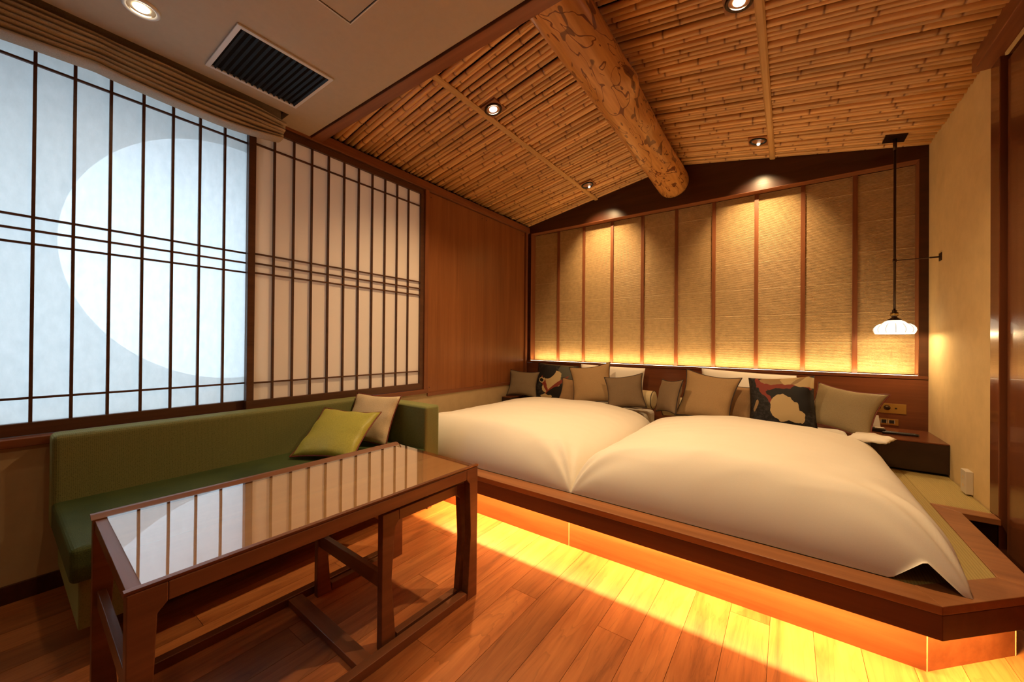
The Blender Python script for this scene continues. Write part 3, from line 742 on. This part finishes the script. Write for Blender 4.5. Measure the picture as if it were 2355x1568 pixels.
def cushion(label, mat, c, w, h, T, tilt=20, yaw=0, roll=0, pipe='piping_dark', pinch=0.15, seed=0, name='cushion', cat='cushion', group=None):
    """c: centre of the lower edge; tilt: degrees leaning back; yaw about z; roll in its own plane"""
    T *= 0.85; c = tuple(a_ + b_ for a_, b_ in zip(c, NUDGE.get(seed, (0, 0, 0))))
    me, border = cushion_mesh(w, h, T, pinch, seed=seed)
    me.materials.append(MATS[mat])
    t = thing(name, label, cat, c, group=group)
    q = Matrix.Rotation(math.radians(yaw), 4, 'Z') @ Matrix.Rotation(math.radians(-tilt), 4, 'X')
    rl = Matrix.Translation((0, 0, h / 2)) @ Matrix.Rotation(math.radians(roll), 4, 'Y') @ Matrix.Translation((0, 0, -h / 2))
    t.matrix_world = Matrix.Translation(c) @ q @ rl
    # parts keep an origin at the cushion's centre so that the print sits in its plane
    for v in me.vertices: v.co.z -= h / 2
    o = link('cover', me, t); o.location = (0, 0, h / 2)
    if pipe:
        p = MB().tube([(x, y, z - h / 2) for x, y, z in border], 0.0040, 6, cap=False).build('piping', pipe, t, smooth=True); p.location = (0, 0, h / 2)
    return t
ZM = 0.470
cushion('small taupe cushion at the end of the row by the wood panelled wall', 'cush_grey', (0.215, 3.66, ZM - 0.02), 0.36, 0.31, 0.13, 18, 26, 4, seed=1)
cushion('black, red and cream printed cushion next to the wood panelled wall', 'print_cloth_a', (0.535, 3.735, ZM), 0.50, 0.42, 0.14, 20, 8, 2, pipe=None, seed=2, pinch=0.05)
cushion('small brown cushion between the printed cushion and a large tan one', 'cush_brown', (0.815, 3.60, ZM + 0.005), 0.31, 0.28, 0.12, 22, 8, 3, seed=3)
cushion('large tan cushion in front of the white pillow on the left bed', 'cush_tan', (1.075, 3.54, ZM + 0.01), 0.43, 0.43, 0.15, 22, 14, -10, seed=4)
cushion('dark taupe piped cushion leaning beside a round cream bolster', 'cush_taupe', (1.425, 3.475, ZM + 0.02), 0.36, 0.33, 0.13, 20, 12, -9, seed=5)
cushion('dark taupe cushion turned sideways in the gap between the beds', 'cush_taupe', (1.765, 3.46, ZM - 0.005), 0.33, 0.30, 0.14, 15, -48, -5, seed=6)
cushion('large tan cushion with pale seam in front of stacked white pillows', 'cush_tan', (2.100, 3.42, ZM + 0.015), 0.43, 0.42, 0.14, 22, -6, 7, seed=7)
cushion('small brown cushion between a large tan cushion and a printed one', 'cush_brown', (2.300, 3.56, ZM + 0.015), 0.34, 0.32, 0.13, 20, -10, 6, seed=8)
cushion('black, red and cream printed cushion next to the olive cushion', 'print_cloth_b', (2.605, 3.47, ZM + 0.012), 0.43, 0.40, 0.13, 18, -12, -6, pipe=None, seed=9, pinch=0.06)
cushion('olive tan cushion at the end of the row beside the telephone', 'cush_olive', (2.925, 3.462, ZM + 0.042), 0.42, 0.35, 0.12, 30, -24, 8, pipe='piping_red', seed=10)
def pillow(label, c, w, h, T, tilt, yaw, roll, seed):
    cushion(label, 'cotton', c, w, h, T, tilt, yaw, roll, None, 0.04, seed, 'pillow', 'pillow')
pillow('white pillow propped against the headboard behind the tan cushion', (1.115, 3.855, ZM), 0.72, 0.41, 0.12, 9, 0, 1.5, 21)
pillow('white pillow propped behind the large tan and small brown cushions', (2.335, 3.74, ZM), 0.70, 0.41, 0.12, 14, 0, 2, 23)
pillow('white pillow with flanged edge standing against the wooden headboard', (2.365, 3.86, ZM), 0.69, 0.39, 0.11, 8, 0, 1, 24)
pillow('white pillow lying flat under the olive cushion by the telephone', (3.045, 3.235, 0.520), 0.20, 0.20, 0.045, 88, -22, 0, 25)
def bolster(label, c, L, r, yaw):
    t = thing('bolster_pillow', label, 'bolster', c, (0, 0, math.radians(yaw)))
    pr_ = [(0.0, -L / 2 + 0.002), (r * 0.6, -L / 2 - 0.002), (r * 0.97, -L / 2 + 0.004), (r, -L / 2 + 0.015), (r * 1.02, 0), (r, L / 2 - 0.015), (r * 0.97, L / 2 - 0.004), (r * 0.6, L / 2 + 0.002), (0.0, L / 2 - 0.002)]
    o = MB().lathe(pr_, 28).build('cover', 'bolster_cloth', t, smooth=True); o.rotation_euler = (0, PI / 2, 0); o.location = (0, 0, r)
    for s_ in (-1, 1):
        ring = [(s_ * (L / 2 - 0.006), (r + 0.001) * math.cos(2 * PI * k / 28), r + (r + 0.001) * math.sin(2 * PI * k / 28)) for k in range(29)]
        MB().tube(ring, 0.0035, 6, cap=False).build('piping', 'piping_dark', t, smooth=True)
bolster('round cream bolster with dark piped end behind the taupe cushion', (1.442, 3.705, 0.499), 0.38, 0.085, -4)
bolster('round cream bolster half hidden between two cushions on the right bed', (1.896, 3.672, 0.461), 0.36, 0.085, 3)

# ================================================================== NIGHT STANDS AND THEIR THINGS
def night(label, x0, x1, y0):
    t = thing('nightstand', label, 'nightstand', ((x0 + x1) / 2, (y0 + YB) / 2, PZ))
    def p(nm, mat, *b, bevel=0.0):
        o = box(nm, mat, *b, bevel=bevel); o.parent = t; o.location = o.location - t.location
    p('body', 'night_wood', x0, x1, y0, YB - 0.003, PZ + 0.012, 0.492, bevel=0.002)
    p('top_board', 'wood_head', x0, x1, y0 - 0.002, YB - 0.003, 0.493, 0.501, bevel=0.001)
    p('toe_base', 'dark_void', x0 + 0.01, x1 - 0.01, y0 + 0.04, YB - 0.01, PZ - 0.003, PZ + 0.012)
night('dark low night stand between the bed and the ochre wall', 3.105, XR - 0.002, 3.522)
night('dark low night stand squeezed beside the bed and the wood panels', 0.014, 0.13, 3.44)
ph_ = thing('telephone', 'black telephone with sloping grey screen on the night stand', 'telephone', (3.165, 3.76, 0.502))
MB().prism([(-0.05, 0.0), (0.05, 0.0), (0.05, 0.018), (-0.05, 0.026)], -0.035, 0.035, axis=1).build('base', 'black_plastic', ph_, bevel=0.002)
o = box('screen', 'silver_plastic', -0.032, 0.032, -0.003, 0.003, -0.045, 0.045, ph_, bevel=0.002); o.location = (-0.01, 0.012, 0.066); o.rotation_euler = (-0.35, 0, 0.25)
o = box('keypad', 'white_plastic', -0.025, 0.025, -0.014, 0.014, -0.003, 0.003, ph_, bevel=0.001); o.location = (0.015, -0.018, 0.027); o.rotation_euler = (0.0, 0, 0.1)
cord = []
for k in range(61):
    s_ = k / 60
    if s_ < 0.45: x, y = -0.0 + s_ / 0.45 * 0.16, -0.082
    elif s_ < 0.6: a = (s_ - 0.45) / 0.15 * PI - PI / 2; x, y = 0.16 + 0.016 * math.cos(a), -0.066 + 0.016 * math.sin(a)
    else: x, y = 0.16 - (s_ - 0.6) / 0.4 * 0.14, -0.050
    cord.append((x + 0.02, y - 0.0 + (0.0), 0.0085))
MB().tube(cord, [0.0085 if k % 2 else 0.0068 for k in range(61)], 8).build('coiled_cord', 'black_plastic', ph_, smooth=True)

def plate(label, x0, x1, z0, z1, kind):
    t = thing('switch_plate' if kind != 'socket' else 'socket_plate', label, 'switch' if kind != 'socket' else 'socket', ((x0 + x1) / 2, YB, (z0 + z1) / 2))
    w, h = (x1 - x0) / 2, (z1 - z0) / 2
    MB().box(-w, w, -0.004, 0, -h, h).build('plate', 'brass', t, bevel=0.001)
    if kind == 'knobs':
        for k in range(3):
            x = -w + 0.045 + k * 0.052
            r = MB().lathe([(0.019, 0), (0.019, 0.002), (0.016, 0.002), (0.016, 0)], 20).build('knob_ring', 'black_plastic', t); r.rotation_euler = (PI / 2, 0, 0); r.location = (x, -0.004, 0.004)
            b = MB().lathe([(0.014, 0), (0.014, 0.014), (0.011, 0.018), (0.0, 0.018)], 20).build('knob', 'bronze', t, smooth=True); b.rotation_euler = (PI / 2, 0, 0); b.location = (x, -0.004, 0.004)
        b = MB().box(-0.006, 0.006, -0.001, 0, -0.005, 0.005).build('jack', 'black_plastic', t); b.location = (w - 0.055, -0.004, 0.002)
    elif kind == 'socket':
        for k in range(3):
            b = MB().box(-0.014, 0.014, -0.002, 0, -0.012, 0.012).build('socket', 'black_plastic', t); b.location = (-w + 0.03 + k * 0.042, -0.004, 0.002)
            for ex_ in (-0.0155, 0.0155):
                f_ = MB().box(-0.0015, 0.0015, -0.003, 0, -0.014, 0.014).build('socket_edge', 'silver_plastic', t); f_.location = b.location; f_.location.x += ex_
    else:
        b = MB().box(-w * 0.6, w * 0.6, -0.002, 0, -h * 0.55, h * 0.55).build('display', 'black_plastic', t); b.location = (0, -0.004, 0)
        b = MB().box(-w * 0.2, w * 0.35, -0.0025, 0, -h * 0.3, h * 0.35).build('lit_digits', 'lcd_white', t); b.location = (0.0, -0.0042, 0)
    for sx in (-1, 1):
        for sz in (-1, 1):
            b = MB().lathe([(0, 0.001), (0.003, 0.0006), (0.003, 0)], 8).build('screw', 'brass', t); b.rotation_euler = (PI / 2, 0, 0); b.location = (sx * (w - 0.009), -0.004, sz * (h - 0.010))
plate('long brass switch plate with round knobs above the night stand', 3.105, 3.357, 0.609, 0.682, 'knobs')
plate('brass socket plate just above the night stand top', 3.165, 3.316, 0.520, 0.567, 'socket')
plate('brass plate with a small lit display behind the olive cushion', 2.85, 2.967, 0.668, 0.742, 'display')

ob = thing('wall_socket', 'white surface mounted socket box low on the ochre wall', 'socket', (XR, 3.195, 0.30))
MB().box(-0.028, 0, -0.040, 0.040, 0.003, 0.128).build('housing', 'white_plastic', ob, bevel=0.002)
for k in range(2):
    for s_ in (-1, 1):
        b = MB().box(-0.0292, -0.028, s_ * 0.007 - 0.0018, s_ * 0.007 + 0.0018, -0.007, 0.007).build('slot', 'plinth_joint', ob); b.location = (0, 0, 0.045 + 0.045 * k)

# ================================================================== PENDANT LAMP
pe = thing('pendant_lamp', 'pendant lamp with fluted milk glass shade hanging by the ochre wall', 'lamp', (3.262, 3.79, 1.199))
zc_ = 2.565 + SL * (XR - 3.262)
MB().tube([(0, 0, 0.165), (0, 0, zc_ - 1.199 - 0.0)], 0.0075, 8).build('stem', 'bronze', pe, smooth=True)
MB().tube([(0, 0, zc_ - 1.199 - 0.09), (0, 0, zc_ - 1.199)], 0.011, 10).build('stem_sleeve', 'bronze', pe, smooth=True)
cn = box('canopy', 'bronze', -0.058, 0.058, -0.062, 0.062, -0.010, 0.012, pe, bevel=0.001); cn.location = (0.0, 0, zc_ - 1.199 + 0.0); cn.rotation_euler = (0, TH, 0)
MB().lathe([(0.0, 0.172), (0.012, 0.170), (0.013, 0.155), (0.021, 0.150), (0.0215, 0.128), (0.014, 0.124), (0.016, 0.116), (0.035, 0.104), (0.040, 0.098), (0.034, 0.096), (0.0, 0.097)], 24).build('cap', 'bronze', pe, smooth=True)
MB().lathe([(0.0205, 0.146), (0.0222, 0.144), (0.0222, 0.134), (0.0205, 0.132)], 24).build('brass_collar', 'brass', pe, smooth=True)
sh = MB().lathe([(0.034, 0.097), (0.050, 0.090), (0.063, 0.078), (0.066, 0.074), (0.082, 0.071), (0.098, 0.060), (0.110, 0.043), (0.1125, 0.028), (0.107, 0.010), (0.100, 0.0), (0.097, 0.001), (0.104, 0.012), (0.109, 0.028), (0.106, 0.041), (0.095, 0.056), (0.080, 0.067), (0.060, 0.073)], 72, flute=0.02, nf=24).build('shade', 'milk_glass', pe, smooth=True)
for k in range(14):
    a = 2 * PI * (k + 0.3) / 14
    pts = [((r + 0.0012) * math.cos(a), (r + 0.0012) * math.sin(a), z) for r, z in ((0.082, 0.071), (0.098, 0.060), (0.110, 0.043), (0.1125, 0.028), (0.107, 0.010))]
    MB().tube(pts, 0.0011, 5).build('rib', 'shade_rib', sh)
bulb = MB().lathe([(0.0, 0.020), (0.018, 0.026), (0.026, 0.042), (0.020, 0.060), (0.012, 0.078)], 16).build('bulb', 'lamp_bulb_dim', pe, smooth=True)
zr_ = 1.722 - 1.199
MB().tube([(0, 0, zr_), (XR - 3.262 - 0.028, -0.072, zr_ - 0.012)], 0.003, 6).build('side_rod', 'bronze', pe)
MB().tube([(XR - 3.262 - 0.05, -0.068, zr_ - 0.0105), (XR - 3.262 - 0.004, -0.0755, zr_ - 0.0125)], 0.0055, 8).build('rod_socket', 'bronze', pe)
bk = box('wall_bracket', 'bronze', -0.004, 0.0, -0.026, 0.026, -0.026, 0.026, pe, bevel=0.001); bk.location = (XR - 3.262 - 0.002, -0.076, zr_ - 0.013)
MB().lathe([(0.0, -0.012), (0.011, -0.01), (0.011, 0.01), (0.0, 0.012)], 12).build('rod_joint', 'bronze', pe, smooth=True).location = (0, 0, zr_)
l = D.lights.new('pendant_light', 'POINT'); l.energy = 3.2; l.color = (1.0, 0.70, 0.36); l.shadow_soft_size = 0.025
lo = D.objects.new('pendant_light', l); col.objects.link(lo); lo.parent = pe; lo.location = (0, 0, 0.012)

# ================================================================== DOWNLIGHTS
def downlight(label, x, y, side, lit, aim=None, power=0, angle=90, blend=0.6, ring='bronze', bulbmat='lamp_bulb', plate_=True):
    K = 1.22
    z = (2.565 + SL * (x if side == 0 else XR - x)) if side in (0, 1) else ZS
    rot = (0, -TH, 0) if side == 0 else ((0, TH, 0) if side == 1 else (0, 0, 0))
    t = thing('downlight', label, 'downlight', (x, y, z), rot)
    if plate_: MB().box(-0.056, 0.056, -0.056, 0.056, -0.004, 0.010).build('mount_plate', 'wood_frame_top', t, bevel=0.001)
    z0 = -0.004 if plate_ else 0.0
    MB().lathe([(0.036, z0 + 0.004), (0.038, z0 - 0.006), (0.046, z0 - 0.008), (0.050, z0 - 0.004), (0.050, z0 + 0.001)], 28).build('trim_ring', ring, t, smooth=True)
    MB().lathe([(0.037, z0 - 0.004), (0.034, z0 + 0.012), (0.0, z0 + 0.012)], 28).build('baffle', 'black_plastic' if not lit else 'chrome', t, smooth=True)
    if lit: MB().lathe([(0.0, z0 - 0.0065), (0.014, z0 - 0.006), (0.021, z0 - 0.003), (0.022, z0 + 0.002)], 24).build('lamp_face', bulbmat, t, smooth=True)
    else:
        b = MB().lathe([(0.0, 0.0), (0.009, 0.0006), (0.010, 0.003)], 20).build('lamp_face', 'lamp_bulb_dim', t); b.location = (0.0, 0.033, z0 - 0.003); b.rotation_euler = (-1.42, 0, 0)
    t.scale = (K, K, K)
    if power:
        tgt = aim or (x, y, 0)
        n_ = spot_light('downlight_lamp', (x, y, z - 0.020), tgt, power, WARM, angle, blend, 0.028)
    return t
downlight('bronze downlight shining from a square plate beside the bamboo batten, left slope', 0.984, 2.045, 0, True, (1.05, 2.1, 0), 70, 132, 0.9)
downlight('black wall washing downlight near the gable board, left slope', 0.980, 3.585, 0, False, (1.00, 4.10, 1.90), 50, 82, 1.0, 'black_plastic')
downlight('bronze downlight shining from a square plate beside the bamboo batten, right slope', 2.456, 2.078, 1, True, (2.42, 2.12, 0), 70, 128, 0.9)
downlight('black wall washing downlight near the gable board, right slope', 2.451, 3.600, 1, False, (2.44, 4.10, 1.90), 50, 82, 1.0, 'black_plastic')
for (x, y, pw, lb) in ((0.458, 0.36, 4, 'white round downlight shining next to the drawn up roman shade'), (2.30, 0.36, 11, 'white round downlight in the flat ceiling beyond the access hatch'),
                       (2.30, -0.9, 6, 'white round downlight in the flat ceiling by the front wall and sliding door'), (0.458, -0.9, 2, 'white round downlight in the flat ceiling by the front wall and window side')):
    t = downlight(lb, x, y, 2, True, (x, y, 0), pw, 140, 0.9, 'white_enamel', plate_=False)
    t['group'] = 'downlights in the flat ceiling'

# ================================================================== CEILING VENT
ve = thing('ceiling_vent', 'white framed air vent with black blades in the flat ceiling', 'vent', (0.490, 0.842, ZS))
vx0, vx1, vy0, vy1 = -0.210, 0.215, -0.220, 0.215
fwv = 0.020
for b in ((vx0, vx1, vy0, vy0 + fwv), (vx0, vx1, vy1 - fwv, vy1), (vx0, vx0 + fwv, vy0 + fwv, vy1 - fwv), (vx1 - fwv, vx1, vy0 + fwv, vy1 - fwv)):
    MB().box(b[0], b[1], b[2], b[3], -0.009, 0.0).build('frame_bar', 'white_enamel', ve, bevel=0.002)
MB().box(vx0 + fwv, vx1 - fwv, vy0 + fwv, vy1 - fwv, -0.0008, 0.0).build('dark_duct', 'dark_void', ve)
bl = MB().box(vx0 + fwv, vx1 - fwv, -0.0008, 0.0008, -0.006, 0.006).mesh('blade'); bl.materials.append(MATS['vent_blade'])
for k in range(15):
    o = link('blade', bl, ve); o.location = (0, vy0 + fwv + 0.014 + k * 0.0270, -0.0075); o.rotation_euler = (0.7, 0, 0)

# ================================================================== ROMAN SHADE
rs = thing('roman_shade', 'tan linen roman shade drawn up in folds over the moon screen', 'blind', (0.11, 0.2, 2.34))
def fold(k, nfold):
    f = k / (nfold - 1); zc = 2.478 - 0.125 * f; xc = 0.118 - 0.030 * f - (0.012 if k == 0 else 0); m = MB(); n = 12; N = 90; vs_ = []; fs = []
    y0, y1 = YN + 0.5, 1.062 - 0.010 * f
    for i in range(N + 1):
        s_ = i / N; y = y0 + (y1 - y0) * s_
        sag = -0.012 * math.sin(PI * ((y - 0.27) % 0.8) / 0.8)
        pin = math.exp(-((y - 0.27) / 0.05) ** 2)
        zz = zc + sag * (0.5 + f) + 0.006 * mnoise.noise(Vector((y * 4, k * 3.1, 0))) + 0.006 * pin
        if y > 0.86: zz += 0.05 * (1 - f) * 0 + 0.012 * ((y - 0.86) / 0.2) ** 2 * f - 0.022 * (1 - f) * ((y - 0.86) / 0.2) ** 1.5
        xx = xc + 0.012 * mnoise.noise(Vector((y * 3.2, k * 1.7, 4))) - 0.008 * pin
        rx, rz = 0.046, 0.0105 * (1 + 0.30 * mnoise.noise(Vector((y * 6, k * 2.3, 9))))
        for q in range(n):
            a = 2 * PI * q / n; c, s2 = math.cos(a), math.sin(a)
            vs_.append((xx + rx * (abs(c) ** 0.95) * (1 if c > 0 else -1), y, zz + rz * (abs(s2) ** 1.0) * (1 if s2 > 0 else -1)))
    for i in range(N):
        for q in range(n): fs.append((i * n + q, i * n + (q + 1) % n, (i + 1) * n + (q + 1) % n, (i + 1) * n + q))
    fs += [tuple(range(n)), tuple(range(N * n, (N + 1) * n))]
    o = m.add(vs_, fs).build('fold', 'curtain_linen', rs, smooth=True); o.location = (-rs.location.x, -rs.location.y, -rs.location.z)
for k in range(7): fold(k, 7)
o = MB().box(0.075, 0.10, YN + 0.5, 1.05, 2.47, 2.66).build('hanging_cloth', 'curtain_linen', rs); o.location = -rs.location

# ================================================================== SOFA
sf = thing('sofa', 'green velvet corner sofa with one high arm below the paper screens', 'sofa', (0.38, 0.98, 0))
def sp(nm, mat, *b, bevel=0.02, seg=4):
    o = box(nm, mat, *b, bevel=bevel); o.modifiers['bevel'].segments = seg; o.parent = sf; o.location = o.location - sf.location
    for p in o.data.polygons: p.use_smooth = False
    return o
sp('backrest', 'sofa_weave', 0.024, 0.150, 0.158, 1.672, 0.30, 0.704, bevel=0.022)
sp('arm', 'sofa_weave', 0.024, 0.742, 1.674, 1.798, 0.10, 0.690, bevel=0.018)
sp('seat_cushion', 'sofa_velvet', 0.110, 0.752, 0.160, 1.672, 0.300, 0.420, bevel=0.018)
sp('base', 'sofa_weave', 0.050, 0.700, 0.185, 1.672, 0.118, 0.298, bevel=0.006)
for x, y in ((0.12, 0.26), (0.62, 0.26), (0.12, 1.60), (0.62, 1.60), (0.69, 1.745)):
    o = MB().add([(-0.018, -0.018, 0), (0.018, -0.018, 0), (0.018, 0.018, 0), (-0.018, 0.018, 0), (-0.026, -0.022, 0.12), (0.026, -0.022, 0.12), (0.026, 0.022, 0.12), (-0.026, 0.022, 0.12)],
                 [(3, 2, 1, 0), (4, 5, 6, 7), (0, 1, 5, 4), (1, 2, 6, 5), (2, 3, 7, 6), (3, 0, 4, 7)]).build('leg', 'wood_table', sf); o.location = (x - 0.38, y - 0.98, 0)
def lay(label, mat, c, w, h, T, ex, up, pipe, seed, pinch=0.08):
    """cushion by its lower-edge centre c, unit vector along the lower edge and unit vector up its face"""
    ex = Vector(ex).normalized(); up = Vector(up); up = (up - ex * up.dot(ex)).normalized(); ny = up.cross(ex)
    t = cushion(label, mat, c, w, h, T, 0, 0, 0, pipe, pinch, seed)
    m = Matrix.Identity(4)
    c = tuple(a_ + b_ for a_, b_ in zip(c, NUDGE.get(seed, (0, 0, 0))))
    for i in range(3): m[i][0], m[i][1], m[i][2], m[i][3] = ex[i], ny[i], up[i], c[i]
    t.matrix_world = m
    return t
lay('shiny lime green silk cushion leaning on the green sofa seat', 'cush_green', (0.475, 1.125, 0.438), 0.40, 0.39, 0.115, (0.89, 0.456, -0.015), (-0.33, 0.745, 0.57), 'piping_red', 31)
lay('cream satin cushion with red piping standing against the sofa arm', 'cush_cream', (0.365, 1.465, 0.436), 0.37, 0.345, 0.11, (0.955, 0.295, -0.01), (-0.08, 0.44, 0.88), 'piping_red', 32)

# ================================================================== COFFEE TABLE AND NESTED TABLE
ROTT = -0.024
tb = thing('coffee_table', 'long walnut coffee table with loop legs and glass sheet on top', 'table', (1.225, 0.734, 0), (0, 0, ROTT))
hw, hl, zt = 0.301, 0.551, 0.570
def arc(cx, cz, r, a0, a1, n=5): return [(cx + r * math.cos(a0 + (a1 - a0) * k / n), cz + r * math.sin(a0 + (a1 - a0) * k / n)) for k in range(n + 1)]
def loop_side(parent, nm, mat, xa, xb, y0, y1, z1, leg_t, leg_m, rail, low):
    """rectangular loop frame as bars: top rail, bottom rail and two tapering legs, in the y-z plane"""
    for sgn, ye in ((1, y0), (-1, y1)):
        pts = [(ye, 0.0), (ye + sgn * (leg_t + 0.012), 0.0), (ye + sgn * (leg_t + 0.006), low), (ye + sgn * leg_m, 0.5 * z1), (ye + sgn * leg_t, z1 - rail - 0.02), (ye + sgn * (leg_t + 0.018), z1 - rail), (ye + sgn * (leg_t + 0.018), z1), (ye, z1)]
        if sgn < 0: pts = pts[::-1]
        MB().prism(pts, xa, xb, axis=0).build('leg', mat, parent, bevel=0.002)
    MB().box(xa, xb, y0 + leg_t + 0.0185, y1 - leg_t - 0.0185, z1 - rail, z1).build(nm + '_top_rail', mat, parent, bevel=0.002)
    MB().box(xa, xb, y0 + leg_t + 0.0125, y1 - leg_t - 0.0125, 0.0, low).build(nm + '_bottom_rail', mat, parent, bevel=0.002)
for sx in (-1, 1):
    a, b = sorted((sx * (hw - 0.036), sx * hw))
    loop_side(tb, 'side', 'wood_table', a, b, -hl, hl, zt - 0.006, 0.050, 0.042, 0.042, 0.034)
    lip = MB().prism([(a + (0.004 if sx < 0 else 0.0), 0), (b - (0.004 if sx > 0 else 0.0), 0), (sx * (hw + 0.001), 0.010), (sx * (hw - 0.014), 0.010)] if sx > 0 else [(a + 0.004, 0), (b, 0), (sx * (hw - 0.014), 0.010), (sx * (hw + 0.001), 0.010)], -hl - 0.004, hl + 0.004, axis=1).build('edge_lip', 'wood_table', tb); lip.location = (0, 0, zt - 0.006)
xs = [-hw + 0.0365, -0.240, 0.030, hw - 0.0365]
for a, b in zip(xs[:-1], xs[1:]):
    o = box('top_plank', 'wood_table_top', a + 0.0022, b - 0.0022, -hl + 0.030, hl - 0.012, zt - 0.026, zt - 0.011, tb)
for x in xs[1:-1]: box('inlay_strip', 'wood_inlay', x - 0.0020, x + 0.0020, -hl + 0.030, hl - 0.012, zt - 0.024, zt - 0.0108, tb)
box('end_board', 'wood_table_x', -hw + 0.0365, hw - 0.0365, -hl + 0.004, -hl + 0.0295, zt - 0.044, zt - 0.010, tb, bevel=0.001)
box('end_board', 'wood_table_x', -hw + 0.0365, hw - 0.0365, hl - 0.0115, hl - 0.001, zt - 0.044, zt - 0.011, tb, bevel=0.001)
box('glass_sheet', 'table_glass', -hw + 0.032, hw - 0.026, -hl + 0.028, hl + 0.006, zt - 0.0095, zt - 0.0045, tb)
box('stretcher', 'wood_table_x', -hw + 0.037, hw - 0.037, -hl + 0.010, -hl + 0.030, 0.295, 0.345, tb, bevel=0.002)
box('floor_stretcher', 'wood_table_x', -hw + 0.037, hw - 0.037, 0.005, 0.060, 0.0, 0.028, tb, bevel=0.002)
nt = thing('nesting_table', 'smaller walnut loop leg table nested underneath the long coffee table', 'table', (1.225, 0.734, 0), (0, 0, ROTT))
for sx in (-1, 1):
    a, b = sorted((sx * 0.222, sx * 0.252))
    loop_side(nt, 'side', 'wood_table', a, b, 0.105, 0.545, 0.490, 0.052, 0.040, 0.040, 0.034)
box('stretcher', 'wood_table_x', -0.221, 0.221, 0.112, 0.134, 0.217, 0.270, nt, bevel=0.002)
box('top_board', 'wood_table_top', -0.2215, 0.2215, 0.106, 0.544, 0.468, 0.488, nt, bevel=0.001)
